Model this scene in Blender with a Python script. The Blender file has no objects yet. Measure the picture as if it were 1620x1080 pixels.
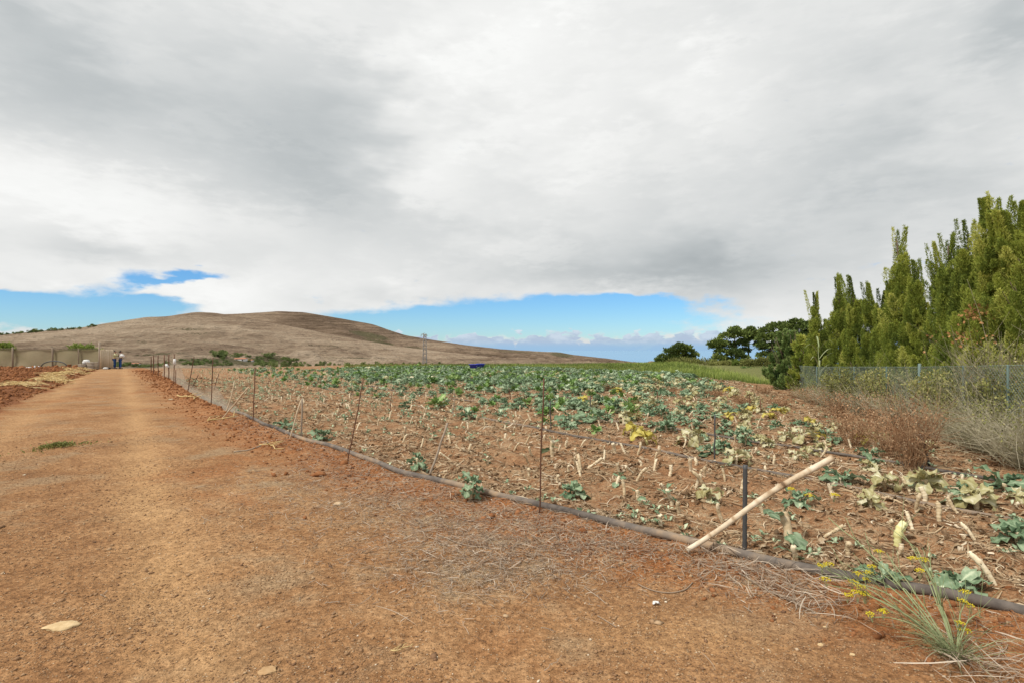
import bpy, math, random
import numpy as np
R = math.radians
SC = bpy.context.scene
COL = SC.collection
CAMZ, F = 1.65, 900.0            # eye height; focal length in pixels of a 1620 px wide frame

# ------------------------------------------------------------------ camera
cam_d = bpy.data.cameras.new("camera"); cam = bpy.data.objects.new("camera", cam_d); COL.objects.link(cam)
cam.location = (0, 0, CAMZ); cam.rotation_euler = (R(90), 0, 0)
cam_d.sensor_width = 36; cam_d.lens = 20.0; cam_d.shift_y = 13 / 1620.0
cam_d.clip_start = 0.05; cam_d.clip_end = 300000
SC.camera = cam
SC.view_settings.view_transform = 'Standard'; SC.view_settings.look = 'None'
SC.view_settings.gamma = 1; SC.view_settings.exposure = 0.3
SC.cycles.max_bounces = 4; SC.cycles.diffuse_bounces = 2; SC.cycles.transmission_bounces = 2; SC.cycles.glossy_bounces = 1; SC.cycles.transparent_max_bounces = 12
SC.cycles.caustics_reflective = False; SC.cycles.caustics_refractive = False

# ------------------------------------------------------------------ sun
SUN_EL, SUN_AZ = 52, -125          # azimuth clockwise from +Y
sd = bpy.data.lights.new("sun", 'SUN'); sd.energy = 2.9; sd.angle = R(10); sd.color = (1, .95, .87)
sun = bpy.data.objects.new("sun", sd); COL.objects.link(sun)
sun.rotation_euler = (R(90 - SUN_EL), 0, R(180 - SUN_AZ))

# ------------------------------------------------------------------ world: sky + cloud cover by direction
W = bpy.data.worlds.new("World"); SC.world = W; W.use_nodes = True
NT = W.node_tree; NT.nodes.clear()
class X:                                         # tiny expression -> node builder
    tree = NT
    def __init__(s, sock): s.s = sock
    @staticmethod
    def op(o, *a, clamp=False):
        n = X.tree.nodes.new('ShaderNodeMath'); n.operation = o; n.use_clamp = clamp
        for i, v in enumerate(a):
            if isinstance(v, X): X.tree.links.new(v.s, n.inputs[i])
            else: n.inputs[i].default_value = v
        return X(n.outputs[0])
    def __add__(s, o): return X.op('ADD', s, o)
    __radd__ = __add__
    def __sub__(s, o): return X.op('SUBTRACT', s, o)
    def __rsub__(s, o): return X.op('SUBTRACT', o, s)
    def __mul__(s, o): return X.op('MULTIPLY', s, o)
    __rmul__ = __mul__
    def __truediv__(s, o): return X.op('DIVIDE', s, o)
def smooth(v, a, b):
    n = X.tree.nodes.new('ShaderNodeMapRange'); n.interpolation_type = 'SMOOTHSTEP'
    X.tree.links.new(v.s, n.inputs[0]); n.inputs[1].default_value = a; n.inputs[2].default_value = b
    return X(n.outputs[0])
def comb(x, y, z=0.0):
    n = X.tree.nodes.new('ShaderNodeCombineXYZ')
    for i, v in enumerate((x, y, z)):
        if isinstance(v, X): X.tree.links.new(v.s, n.inputs[i])
        else: n.inputs[i].default_value = v
    return n.outputs[0]
def noise(vec, scale, detail=4, rough=.5, dist=0.0):
    n = X.tree.nodes.new('ShaderNodeTexNoise'); n.inputs['Scale'].default_value = scale
    n.inputs['Detail'].default_value = detail; n.inputs['Roughness'].default_value = rough
    n.inputs['Distortion'].default_value = dist
    X.tree.links.new(vec, n.inputs['Vector']); return X(n.outputs['Fac'])
def rgbmix(fac, a, b, mode='MIX'):
    n = X.tree.nodes.new('ShaderNodeMix'); n.data_type = 'RGBA'; n.blend_type = mode
    if isinstance(fac, X): X.tree.links.new(fac.s, n.inputs[0])
    else: n.inputs[0].default_value = fac
    for i, v in ((6, a), (7, b)):
        if isinstance(v, tuple): n.inputs[i].default_value = (*v, 1)
        else: X.tree.links.new(v, n.inputs[i])
    return n.outputs[2]

def build_world():
    tc = NT.nodes.new('ShaderNodeTexCoord'); sep = NT.nodes.new('ShaderNodeSeparateXYZ')
    nv = NT.nodes.new('ShaderNodeVectorMath'); nv.operation = 'NORMALIZE'
    NT.links.new(tc.outputs['Generated'], nv.inputs[0]); NT.links.new(nv.outputs[0], sep.inputs[0])
    x, y, z = (X(o) for o in sep.outputs)
    az = X.op('MULTIPLY', X.op('ARCTAN2', x, y), 180 / math.pi)
    el = X.op('MULTIPLY', X.op('ARCSINE', z), 180 / math.pi)
    def deg(px, py):
        a = math.atan((px - 810) / F); e = math.atan((553 - py) / F * math.cos(a))
        return math.degrees(a), math.degrees(e)
    # cloud-deck coordinates: perspective of a flat ceiling
    zz = X.op('MAXIMUM', z, 0.0) + 0.42
    deck = comb(x / zz, y / zz, 0.0)
    n1 = noise(deck, 1.5, 3, .5, .5)
    n2 = noise(deck, 4.2, 3, .5, 0.0)
    dirv = comb(az * 0.1, el * 0.28, 0.0)
    n3 = noise(dirv, 1.3, 3, .55, 0.0)
    n4 = noise(dirv, 4.5, 3, .6)
    azw = az + (n3 - .5) * 9.0 + (n4 - .5) * 2.0
    elw = el + (n3 - .5) * 3.4 + (n4 - .5) * 1.5
    PW = comb(azw, elw)
    def blob(px, py, hw, hh, v=1.0, acc=0.0):            # acc + v * gaussian spot
        a0, e0 = deg(px, py); a1, _ = deg(px + hw, py); _, e1 = deg(px, py - hh); sa = 1 / max(.2, abs(a1 - a0)); se = 1 / max(.1, abs(e1 - e0))
        n = X.tree.nodes.new('ShaderNodeVectorMath'); n.operation = 'MULTIPLY_ADD'; X.tree.links.new(PW, n.inputs[0]); n.inputs[1].default_value = (sa, se, 0); n.inputs[2].default_value = (-a0 * sa, -e0 * se, 0)
        d = X.tree.nodes.new('ShaderNodeVectorMath'); d.operation = 'DOT_PRODUCT'; X.tree.links.new(n.outputs[0], d.inputs[0]); X.tree.links.new(n.outputs[0], d.inputs[1])
        return X.op('MULTIPLY_ADD', X.op('POWER', .36788, X(d.outputs['Value'])), v, acc)
    # brightness of the cloud underside
    L = [(20, 60, 300, 130, -.115), (150, 130, 320, 90, -.08), (500, 210, 170, 120, -.18), (640, 330, 120, 60, -.10), (430, 400, 140, 55, -.13),
         (430, 270, 260, 120, -.10),
         (760, 60, 240, 140, .10), (680, 275, 80, 90, .17), (80, 275, 260, 70, .15), (220, 345, 300, 55, .08), (330, 350, 150, 40, .05),
         (590, 440, 240, 50, .12), (100, 432, 180, 26, .12), (320, 470, 120, 26, .14), (1000, 130, 350, 160, .07),
         (1450, 210, 300, 170, -.08), (1330, 330, 320, 80, -.12), (1180, 400, 330, 55, -.15), (980, 420, 260, 40, -.07), (930, 290, 160, 70, .04),
         (1250, 470, 220, 30, -.07), (1610, 30, 70, 90, -.2), (0, 0, 60, 60, -.12), (160, 395, 90, 22, -.16), (860, 395, 200, 40, -.04), (900, 436, 300, 26, -.16), (600, 472, 150, 16, -.12), (1150, 440, 160, 30, -.10)]
    br = X.op('MULTIPLY', n1 - .5, .20) + (n2 - .5) * .03 + (n3 - .5) * .10 + 0.778
    for px, py, hw, hh, v in L: br = blob(px, py, hw, hh, v * .56, br)
    v2 = X.tree.nodes.new('ShaderNodeTexVoronoi'); v2.voronoi_dimensions = '2D'; v2.feature = 'SMOOTH_F1'; v2.inputs['Scale'].default_value = 1.0; v2.inputs['Smoothness'].default_value = .8
    v2.inputs['Detail'].default_value = 1.0; v2.inputs['Roughness'].default_value = .5; X.tree.links.new(comb(az * .075 + (n3 - .5) * 1.6, el * .12 + (n4 - .5) * 1.2, 2.0), v2.inputs['Vector'])
    br = br + (.62 - X(v2.outputs['Distance'])) * .08
    # open gaps of blue
    g = 0.0
    for q in [(900, 482, 210, 15, 1.3), (620, 508, 130, 13, 1), (760, 503, 200, 14, 1.1), (960, 502, 190, 18, 1.2), (1030, 476, 110, 11, .8), (880, 526, 300, 16, 1.2), (640, 526, 140, 14, 1), (-120, 482, 340, 34, 1.5), (70, 486, 150, 22, 1.1), (190, 492, 120, 22, 1.0), (180, 448, 80, 13, .9), (250, 437, 70, 12, 1.0), (315, 440, 60, 8, .7), (1450, 410, 160, 8, .3), (1290, 437, 60, 8, .3), (40, 432, 150, 17, -1.1), (330, 472, 90, 22, -.7), (1180, 470, 90, 20, -.5)]: g = blob(*q, g)
    n7 = noise(comb(az * .16, el * .30, 5.0), 3.2, 4, .66, .0)
    gap = smooth(g + (n4 - .5) * 1.0 + (n3 - .5) * .5 + (n7 - .5) * .9, .22, 1.05)
    # low cloud bank on the horizon: scalloped top, grey-blue body
    n5 = noise(comb(az * .12, el * .22, 3.0), 2.4, 2, .6)
    vo = X.tree.nodes.new('ShaderNodeTexVoronoi'); vo.voronoi_dimensions = '2D'; vo.feature = 'SMOOTH_F1'; vo.inputs['Scale'].default_value = 1.0; vo.inputs['Smoothness'].default_value = .25
    vo.inputs['Detail'].default_value = 2.0; vo.inputs['Roughness'].default_value = .55; X.tree.links.new(comb(az * .42 + (n4 - .5) * .8, el * .62 + (n5 - .5) * 1.0, 1.0), vo.inputs['Vector'])
    puff = .5 - X(vo.outputs['Distance'])
    top = 1.85 + (n5 - .5) * 2.0 + puff * 1.5
    bank = smooth(top - el, -.05, .30) * smooth(az, -19.0, -9.0)
    rim = smooth(top - el, 1.0, .05) * smooth(puff, -.15, .25)
    cover = X.op('SUBTRACT', 1.0, gap)
    cover = X.op('MAXIMUM', cover, bank * .92)
    # low sky below ~0.6 deg reads as bare air
    cover = X.op('MAXIMUM', cover, smooth(el, .9, .1) * .9)
    grey = rgbmix(smooth(br, .42, .86), (.92, 1.01, 1.05), (1.0, 1.005, .99))
    vm = NT.nodes.new('ShaderNodeVectorMath'); vm.operation = 'SCALE'
    NT.links.new(grey, vm.inputs[0]); NT.links.new(X.op('POWER', X.op('MAXIMUM', br, .15), 1.5).s, vm.inputs['Scale'])
    bankc = rgbmix(rim * .7, (.40, .485, .61), (.76, .81, .86))
    bankc = rgbmix(smooth(el, 1.1, .1), bankc, (.30, .47, .66))
    bankc = rgbmix(smooth(n7 * .5 + n4 * .5, .44, .62) * smooth(el, .3, 1.0) * .6, bankc, (.60, .67, .76))
    cloudc = rgbmix(X.op('MAXIMUM', bank * smooth(el, 3.2, 2.2), smooth(el, .9, .1)), vm.outputs[0], bankc)
    sky = NT.nodes.new('ShaderNodeTexSky'); sky.sky_type = 'NISHITA'; sky.sun_disc = False
    sky.sun_elevation = R(SUN_EL); sky.sun_rotation = R(SUN_AZ); sky.altitude = 300
    sky.air_density = 1.0; sky.dust_density = .25; sky.ozone_density = 3.5
    tint = rgbmix(smooth(el, 0.0, 7.0), (.64, .88, 1.08), (.48, .80, 1.10))
    skyc = rgbmix(1.0, sky.outputs[0], tint, 'MULTIPLY')
    b1 = NT.nodes.new('ShaderNodeBackground'); b1.inputs[1].default_value = .10; NT.links.new(skyc, b1.inputs[0])
    b2 = NT.nodes.new('ShaderNodeBackground'); b2.inputs[1].default_value = .93; NT.links.new(cloudc, b2.inputs[0])
    mx = NT.nodes.new('ShaderNodeMixShader'); NT.links.new(cover.s, mx.inputs[0])
    NT.links.new(b1.outputs[0], mx.inputs[1]); NT.links.new(b2.outputs[0], mx.inputs[2])
    out = NT.nodes.new('ShaderNodeOutputWorld'); NT.links.new(mx.outputs[0], out.inputs[0])
    W.cycles.sampling_method = 'MANUAL'; W.cycles.sample_map_resolution = 512
build_world()

# ------------------------------------------------------------------ helpers
def tag(o, label=None, cat=None, group=None, kind=None):
    if label: o['label'] = label
    if cat: o['category'] = cat
    if group: o['group'] = group
    if kind: o['kind'] = kind
    return o
def thing(name, label, cat, loc=(0, 0, 0), rotz=0.0, group=None):
    o = bpy.data.objects.new(name, None); COL.objects.link(o); o.empty_display_size = .1
    o.location = loc; o.rotation_euler = (0, 0, rotz)
    return tag(o, label, cat, group)
class MB:
    """collects geometry (numpy) -> one mesh with a per-point 'tone'"""
    def __init__(s): s.v = []; s.f = {}; s.t = []; s.n = 0
    def add(s, v, f, tone=.5):
        v = np.asarray(v, float).reshape(-1, 3); f = np.asarray(f, int)
        s.f.setdefault(f.shape[1], []).append(f + s.n); s.v.append(v); s.n += len(v)
        t = np.empty(len(v)); t[:] = tone; s.t.append(t); return s
    def scatter(s, tv, tf, pos, rot, scale, tone):
        """tv (k,3) tf (m,q); pos (n,3) rot (n,3,3) scale (n,) or (n,3) tone (n,) or (n,k)"""
        tv = np.asarray(tv, float); tf = np.asarray(tf, int); n = len(pos); k = len(tv)
        sc = np.asarray(scale, float)
        if sc.ndim == 1: sc = np.repeat(sc[:, None], 3, 1)
        p = np.einsum('nij,nkj->nki', rot, tv[None] * sc[:, None, :]) + np.asarray(pos)[:, None, :]
        ff = (tf[None] + (np.arange(n) * k)[:, None, None]).reshape(-1, tf.shape[1])
        t = np.asarray(tone, float)
        t = np.repeat(t, k) if t.ndim == 1 else t.reshape(-1)
        return s.add(p.reshape(-1, 3), ff, t)
    def tube(s, pts, rad, n=6, tone=.5, cap=True):
        pts = np.asarray(pts, float); m = len(pts); rad = np.broadcast_to(np.asarray(rad, float), (m,))
        d = np.gradient(pts, axis=0); d /= np.linalg.norm(d, axis=1)[:, None] + 1e-9
        ref = np.array([0, 0, 1.]) if abs(d[:, 2]).mean() < .8 else np.array([1., 0, 0])
        a = np.cross(d, ref); a /= np.linalg.norm(a, axis=1)[:, None] + 1e-9; b = np.cross(d, a)
        th = np.arange(n) * 2 * math.pi / n
        ring = a[:, None] * np.cos(th)[None, :, None] + b[:, None] * np.sin(th)[None, :, None]
        v = (pts[:, None] + ring * rad[:, None, None]).reshape(-1, 3)
        i = np.arange(m - 1)[:, None] * n; j = np.arange(n)[None]; k = (j + 1) % n
        f = np.stack([i + j, i + k, i + n + k, i + n + j], -1).reshape(-1, 4)
        t = np.broadcast_to(np.asarray(tone, float), (m,)).repeat(n)
        if cap:
            c = np.vstack([v, pts[:1], pts[-1:]]); base = m * n
            s.add(c, f, np.concatenate([t, t[:1], t[-1:]]))
            jj = np.arange(n); kk = (jj + 1) % n; o = s.n - len(c)
            s.f.setdefault(3, []).append(np.stack([kk + o, jj + o, np.full(n, base + o)], -1))
            s.f[3].append(np.stack([jj + o + (m - 1) * n, kk + o + (m - 1) * n, np.full(n, base + 1 + o)], -1))
        else: s.add(v, f, t)
        return s
    def box(s, lo, hi, tone=.5, rot=None, at=(0, 0, 0)):
        lo = np.array(lo, float); hi = np.array(hi, float)
        v = np.array([[(hi if (i >> k) & 1 else lo)[k] for k in range(3)] for i in range(8)])
        if rot is not None: v = v @ np.asarray(rot).T
        f = [[0, 2, 3, 1], [4, 5, 7, 6], [0, 1, 5, 4], [2, 6, 7, 3], [0, 4, 6, 2], [1, 3, 7, 5]]
        return s.add(v + np.array(at), f, tone)
    def mesh(s, name, mat, smooth=False):
        v = np.concatenate(s.v); t = np.concatenate(s.t)
        me = bpy.data.meshes.new(name); me.vertices.add(len(v)); me.vertices.foreach_set('co', v.astype(np.float32).ravel())
        idx = []; st = []; c = 0
        for k, fl in s.f.items():
            f = np.concatenate(fl); idx.append(f.ravel()); st.append(c + np.arange(len(f)) * k); c += f.size
        idx = np.concatenate(idx); st = np.concatenate(st)
        me.loops.add(len(idx)); me.loops.foreach_set('vertex_index', idx.astype(np.int32))
        me.polygons.add(len(st)); me.polygons.foreach_set('loop_start', st.astype(np.int32))
        if smooth: me.polygons.foreach_set('use_smooth', np.ones(len(st), bool))
        a = me.attributes.new('tone', 'FLOAT', 'POINT'); a.data.foreach_set('value', t.astype(np.float32))
        me.update(calc_edges=True); me.materials.append(mat); return me
    def build(s, name, mat, parent=None, loc=None, smooth=False):
        o = bpy.data.objects.new(name, s.mesh(name, mat, smooth)); COL.objects.link(o)
        if parent: o.parent = parent
        if loc is not None: o.location = loc
        return o
def rng(s): return np.random.default_rng(s)
def rot_z(a):
    a = np.asarray(a, float); c, s = np.cos(a), np.sin(a); o = np.zeros_like(a); l = np.ones_like(a)
    return np.stack([np.stack([c, -s, o], -1), np.stack([s, c, o], -1), np.stack([o, o, l], -1)], -2)
def rand_rot(n, g, tilt=None):
    """random rotations; tilt limits the lean away from vertical"""
    q = rot_z(g.uniform(0, 2 * math.pi, n))
    t = g.uniform(0, math.pi, n) if tilt is None else g.normal(0, tilt, n)
    c, s = np.cos(t), np.sin(t); o = np.zeros(n); l = np.ones(n)
    rx = np.stack([np.stack([l, o, o], -1), np.stack([o, c, -s], -1), np.stack([o, s, c], -1)], -2)
    return rot_z(g.uniform(0, 2 * math.pi, n)) @ rx @ q
def frame_from(d, g):
    """rotations whose local Z is d (n,3), with random spin"""
    d = d / (np.linalg.norm(d, axis=1)[:, None] + 1e-9); n = len(d)
    r = g.normal(size=(n, 3)); a = np.cross(d, r); a /= np.linalg.norm(a, axis=1)[:, None] + 1e-9
    b = np.cross(d, a); return np.stack([a, b, d], -1)
def vnoise(x, y, seed=0):
    xi = np.floor(x).astype(np.int64); yi = np.floor(y).astype(np.int64); fx = x - xi; fy = y - yi
    fx = fx * fx * (3 - 2 * fx); fy = fy * fy * (3 - 2 * fy)
    def h(a, b):
        n = (a * 374761393 + b * 668265263 + seed * 974634777) & 0x7fffffff
        n = ((n ^ (n >> 13)) * 1274126177) & 0x7fffffff
        return ((n ^ (n >> 16)) & 0xffff) / 65535.0
    return (h(xi, yi) * (1 - fx) + h(xi + 1, yi) * fx) * (1 - fy) + (h(xi, yi + 1) * (1 - fx) + h(xi + 1, yi + 1) * fx) * fy
def fbm(x, y, f, oct=4, seed=0, gain=.5):
    s = 0; a = 1; t = 0
    for i in range(oct):
        s = s + a * vnoise(x * f + 17.3 * i, y * f - 9.1 * i, seed + i); t += a; a *= gain; f = f * 2.03
    return s / t - .5
def sst(v, a, b):
    t = np.clip((v - a) / (b - a), 0, 1); return t * t * (3 - 2 * t)

# ------------------------------------------------------------------ the lie of the land (metres; x to the side, y away)
HOSE_PX = [(1760, 1025), (1600, 972), (1500, 950), (1400, 934), (1296, 916), (1191, 894), (1129, 877), (1067, 860), (1005, 844), (944, 828), (882, 811), (820, 797), (795, 790),
           (696, 766), (622, 745), (548, 716), (474, 695), (437, 681), (400, 665), (388, 659), (360, 650), (349, 643), (334, 637), (325, 632), (314, 625)]
def flat(px, py):                       # where the sight line through a photo point meets level ground
    d = F * CAMZ / (py - 553); return (px - 810) / F * d, d
HOSE = np.array([flat(*p) for p in HOSE_PX])
_hy = np.concatenate([[0.0], HOSE[:, 1], [30, 60, 200]]); _hu = np.concatenate([[7.4], HOSE[:, 0] + .69 * HOSE[:, 1], [2.9, 2.2, 2.0]])
def uh(y): return np.interp(y, _hy, _hu)
def ul(y): return np.interp(y, [4, 8, 14.6, 40, 60], [-3.9, -3.5, -3.1, -1.9, -1.6])
def fence_x(y): return 6.32 + .1885 * y
def gz(x, y):
    x = np.asarray(x, float); y = np.asarray(y, float); u = x + .69 * y; h = uh(y)
    y0 = 56 - 16 * sst(-x, 12, 32); q = np.clip(y - y0, 0, None)
    z = -np.where(q < 40, .00075 * q * q, 1.2 + .06 * (q - 40))
    z = z + .05 * fbm(x, y, .25, 2, 3)
    left = sst(ul(y) - .2 - u + .9 * fbm(x, y, .5, 3, 5), 0, 1.0)
    z = z + left * (.15 + .28 * fbm(x, y, 1.3, 5, 11) * sst(ul(y) - u, 0, 2.0) + .10 * np.abs(fbm(x, y, 3.2, 3, 12)))
    field = sst(u - h, -.1, .5)
    z = z + field * (.10 * fbm(x, y, 1.8, 5, 21, .6) + .025 * np.sin(u * 2 * math.pi / .75))
    ver = sst(u - h, -1.6, -.4) * (1 - field)
    z = z + ver * (.03 + .10 * fbm(x, y, 2.5, 4, 31, .6))
    road = (1 - left) * (1 - field) * (1 - ver)
    z = z + road * (.022 * fbm(x, y, 1.4, 4, 41) + .012 * fbm(x, y, 9, 3, 42)
                    - .02 * np.exp(-((u - .3) / .3) ** 2) - .02 * np.exp(-((u + 2.4) / .35) ** 2))
    return z
def gnd(px, py):                        # same sight line, met with the modelled ground
    x, y = flat(px, py)
    for _ in range(8):
        z = float(gz(x, y)); d = F * (CAMZ - z) / (py - 553); y = .5 * y + .5 * d; x = (px - 810) / F * y
    return np.array([x, y, float(gz(x, y))])
def at(px, py, y): return np.array([(px - 810) / F * y, y, CAMZ - (py - 553) / F * y])

# ------------------------------------------------------------------ materials
def new_mat(name):
    m = bpy.data.materials.new(name); m.use_nodes = True; m.node_tree.nodes.clear(); X.tree = m.node_tree; return m
def out_surface(m, sh):
    o = m.node_tree.nodes.new('ShaderNodeOutputMaterial'); m.node_tree.links.new(sh, o.inputs[0]); return m
def attr(name):
    n = X.tree.nodes.new('ShaderNodeAttribute'); n.attribute_name = name; return X(n.outputs['Fac'])
def pos():
    n = X.tree.nodes.new('ShaderNodeNewGeometry'); return n.outputs['Position']
def objco():
    n = X.tree.nodes.new('ShaderNodeTexCoord'); return n.outputs['Object']
def vscale(v, s):
    n = X.tree.nodes.new('ShaderNodeVectorMath'); n.operation = 'MULTIPLY'; X.tree.links.new(v, n.inputs[0]); n.inputs[1].default_value = s
    return n.outputs[0]
def ramp(fac, stops):
    n = X.tree.nodes.new('ShaderNodeValToRGB'); e = n.color_ramp.elements
    while len(e) < len(stops): e.new(.5)
    for el, (p, c) in zip(e, stops): el.position = p; el.color = (*c, 1)
    X.tree.links.new(fac.s, n.inputs[0]); return n.outputs[0]
def bump(height, strength, dist=.02):
    n = X.tree.nodes.new('ShaderNodeBump'); n.inputs['Strength'].default_value = strength; n.inputs['Distance'].default_value = dist
    X.tree.links.new(height.s, n.inputs['Height']); return n.outputs[0]
def bsdf(color, rough=.8, spec=.3, normal=None, metal=0.0, transl=0.0):
    n = X.tree.nodes.new('ShaderNodeBsdfPrincipled')
    if isinstance(color, tuple): n.inputs['Base Color'].default_value = (*color, 1)
    else: X.tree.links.new(color, n.inputs['Base Color'])
    n.inputs['Roughness'].default_value = rough; n.inputs['Specular IOR Level'].default_value = spec; n.inputs['Metallic'].default_value = metal
    if normal: X.tree.links.new(normal, n.inputs['Normal'])
    if not transl: return n.outputs[0]
    t = X.tree.nodes.new('ShaderNodeBsdfTranslucent')
    if isinstance(color, tuple): t.inputs[0].default_value = (*color, 1)
    else: X.tree.links.new(color, t.inputs[0])
    mx = X.tree.nodes.new('ShaderNodeMixShader'); mx.inputs[0].default_value = transl
    X.tree.links.new(n.outputs[0], mx.inputs[1]); X.tree.links.new(t.outputs[0], mx.inputs[2]); return mx.outputs[0]
def tone_mat(name, stops, rough=.75, spec=.25, transl=0.0, rnd=.15, nscale=0.0, namp=.3, bmp=0.0, stretch=(1, 1, 1)):
    """colour from the per-point tone, a per-object shift and (optionally) noise in object space"""
    m = new_mat(name); t = attr('tone')
    if rnd:
        oi = X.tree.nodes.new('ShaderNodeObjectInfo'); t = t + (X(oi.outputs['Random']) - .5) * rnd * 2
    nrm = None
    if nscale:
        nz = noise(vscale(objco(), stretch), nscale, 4, .6); t = t + (nz - .5) * namp * 2
        if bmp: nrm = bump(nz, bmp, .01)
    return out_surface(m, bsdf(ramp(t, stops), rough, spec, nrm, 0, transl))

M = {}
M['straw'] = tone_mat('straw', [(0, (.13, .07, .036)), (.4, (.31, .205, .115)), (.75, (.50, .38, .235)), (1, (.72, .62, .46))], .8, .2, .1, 0, 40, .15)
M['twig'] = tone_mat('twig', [(0, (.12, .075, .05)), (.5, (.30, .225, .16)), (1, (.55, .46, .36))], .8, .2, 0, .1, 40, .15)
M['stalk'] = tone_mat('pale_stalk', [(0, (.20, .125, .065)), (.5, (.52, .405, .25)), (1, (.76, .66, .48))], .8, .2, 0, .2, 34, .36, .5)
M['stalk_green'] = tone_mat('green_stalk', [(0, (.30, .24, .08)), (.5, (.60, .56, .24)), (1, (.78, .76, .45))], .7, .25, 0, .1, 60, .2, .3)
M['leaf_blue'] = tone_mat('blue_green_leaf', [(0, (.06, .11, .055)), (.35, (.185, .27, .15)), (.65, (.32, .41, .26)), (1, (.60, .66, .45))], .65, .25, .22, .18, 26, .22, .35)
M['leaf_green'] = tone_mat('fresh_green_leaf', [(0, (.055, .11, .028)), (.4, (.165, .285, .07)), (.7, (.30, .42, .15)), (1, (.56, .62, .32))], .65, .25, .25, .18, 26, .22, .35)
M['leaf_wilt'] = tone_mat('wilted_leaf', [(0, (.26, .22, .08)), (.35, (.46, .42, .21)), (.7, (.64, .60, .40)), (1, (.80, .76, .58))], .7, .25, .25, .18, 16, .2)
M['leaf_yellow'] = tone_mat('yellow_leaf', [(0, (.30, .24, .03)), (.4, (.52, .43, .08)), (.8, (.68, .60, .22)), (1, (.76, .70, .36))], .65, .3, .25, .1, 16, .15)
M['dry_leaf'] = tone_mat('dry_leaf', [(0, (.16, .095, .05)), (.5, (.38, .275, .165)), (1, (.70, .60, .45))], .8, .2, .15, .15, 30, .2)
M['weed'] = tone_mat('weed_green', [(0, (.08, .115, .025)), (.4, (.22, .29, .06)), (.75, (.42, .47, .12)), (1, (.60, .58, .26))], .7, .25, .3, .1)
M['cypress'] = tone_mat('cypress_foliage', [(0, (.06, .085, .018)), (.35, (.19, .25, .046)), (.7, (.40, .45, .080)), (1, (.60, .60, .16))], .75, .2, .40, .10)
M['fir'] = tone_mat('dark_bush_foliage', [(0, (.025, .05, .016)), (.4, (.075, .135, .036)), (.75, (.15, .225, .06)), (1, (.26, .33, .11))], .75, .2, .2, .1)
M['pine'] = tone_mat('pine_foliage', [(0, (.03, .052, .018)), (.4, (.105, .15, .042)), (.75, (.21, .26, .065)), (1, (.32, .35, .10))], .75, .2, .15, .1)
M['olive'] = tone_mat('olive_bush_foliage', [(0, (.09, .095, .03)), (.4, (.21, .22, .065)), (.75, (.36, .345, .12)), (1, (.52, .47, .22))], .75, .2, .2, .12)
M['scrub'] = tone_mat('valley_scrub_foliage', [(0, (.07, .10, .04)), (.5, (.17, .22, .075)), (1, (.32, .37, .14))], .8, .2, .1, .2)
M['bark'] = tone_mat('bark', [(0, (.06, .045, .032)), (.5, (.14, .10, .075)), (1, (.25, .19, .14))], .9, .15, 0, .1, 9, .35, .6, (1, 1, .3))
M['deadbrush'] = tone_mat('dead_brush', [(0, (.12, .062, .034)), (.5, (.36, .20, .105)), (1, (.62, .44, .27))], .85, .15, .1, .1)
M['greybrush'] = tone_mat('grey_brush', [(0, (.15, .13, .075)), (.5, (.43, .385, .25)), (1, (.72, .66, .50))], .85, .15, .1, .12)
M['dead_orange'] = tone_mat('dead_cypress_foliage', [(0, (.12, .06, .025)), (.5, (.40, .20, .08)), (1, (.62, .38, .18))], .85, .15, .1, .1)
M['rust'] = tone_mat('rusty_steel', [(0, (.05, .025, .015)), (.5, (.13, .06, .035)), (1, (.24, .12, .07))], .8, .3, 0, .2, 60, .3, .4)
M['black_plastic'] = tone_mat('black_plastic', [(0, (.02, .022, .024)), (1, (.10, .10, .10))], .5, .4, 0, .05, 40, .2)
M['hose'] = tone_mat('dusty_hose', [(0, (.045, .038, .034)), (.45, (.15, .125, .105)), (.75, (.27, .20, .14)), (1, (.38, .25, .14))], .8, .25, 0, 0, 7, .6, .5)
M['bamboo'] = tone_mat('bamboo', [(0, (.14, .085, .045)), (.3, (.36, .25, .15)), (.55, (.53, .42, .285)), (1, (.70, .60, .46))], .7, .25, 0, .1, 17, .45, .4, (1, 1, 1))
M['wood'] = tone_mat('weathered_wood', [(0, (.13, .10, .075)), (.5, (.30, .24, .18)), (1, (.48, .41, .33))], .85, .2, 0, .15, 16, .25, .3)
M['stone'] = tone_mat('stone', [(0, (.28, .17, .09)), (.5, (.46, .33, .20)), (1, (.66, .55, .39))], .9, .2, 0, .2, 24, .25, .5)
M['gravel'] = tone_mat('gravel', [(0, (.15, .08, .045)), (.4, (.30, .175, .09)), (.8, (.46, .32, .19)), (1, (.68, .58, .44))], .9, .2, 0, 0)
M['white_sack'] = tone_mat('white_plastic', [(0, (.55, .55, .53)), (1, (.82, .82, .80))], .6, .3, .1, .05, 12, .2, .4)
M['blue_plastic'] = tone_mat('blue_plastic', [(0, (.01, .02, .30)), (1, (.03, .06, .55))], .45, .4, 0, .1)
M['flower'] = tone_mat('yellow_flower', [(0, (.50, .38, .02)), (1, (.82, .70, .06))], .6, .2, .2, 0)
M['fennel'] = tone_mat('fennel_stem', [(0, (.10, .13, .05)), (.5, (.26, .31, .15)), (1, (.50, .50, .28))], .6, .3, .1, 0)
M['post_green'] = tone_mat('green_coated_steel', [(0, (.07, .12, .105)), (1, (.19, .26, .235))], .5, .4, 0, .1, 20, .2)
M['plaster'] = tone_mat('white_plaster', [(0, (.62, .60, .56)), (1, (.80, .79, .76))], .85, .2, 0, 0, .4, .2)
M['tile'] = tone_mat('roof_tile', [(0, (.26, .11, .06)), (1, (.46, .22, .13))], .85, .2, 0, .1, .8, .25)
M['dark_glass'] = tone_mat('dark_window', [(0, (.03, .04, .05)), (1, (.06, .07, .08))], .2, .5, 0, 0)
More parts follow.
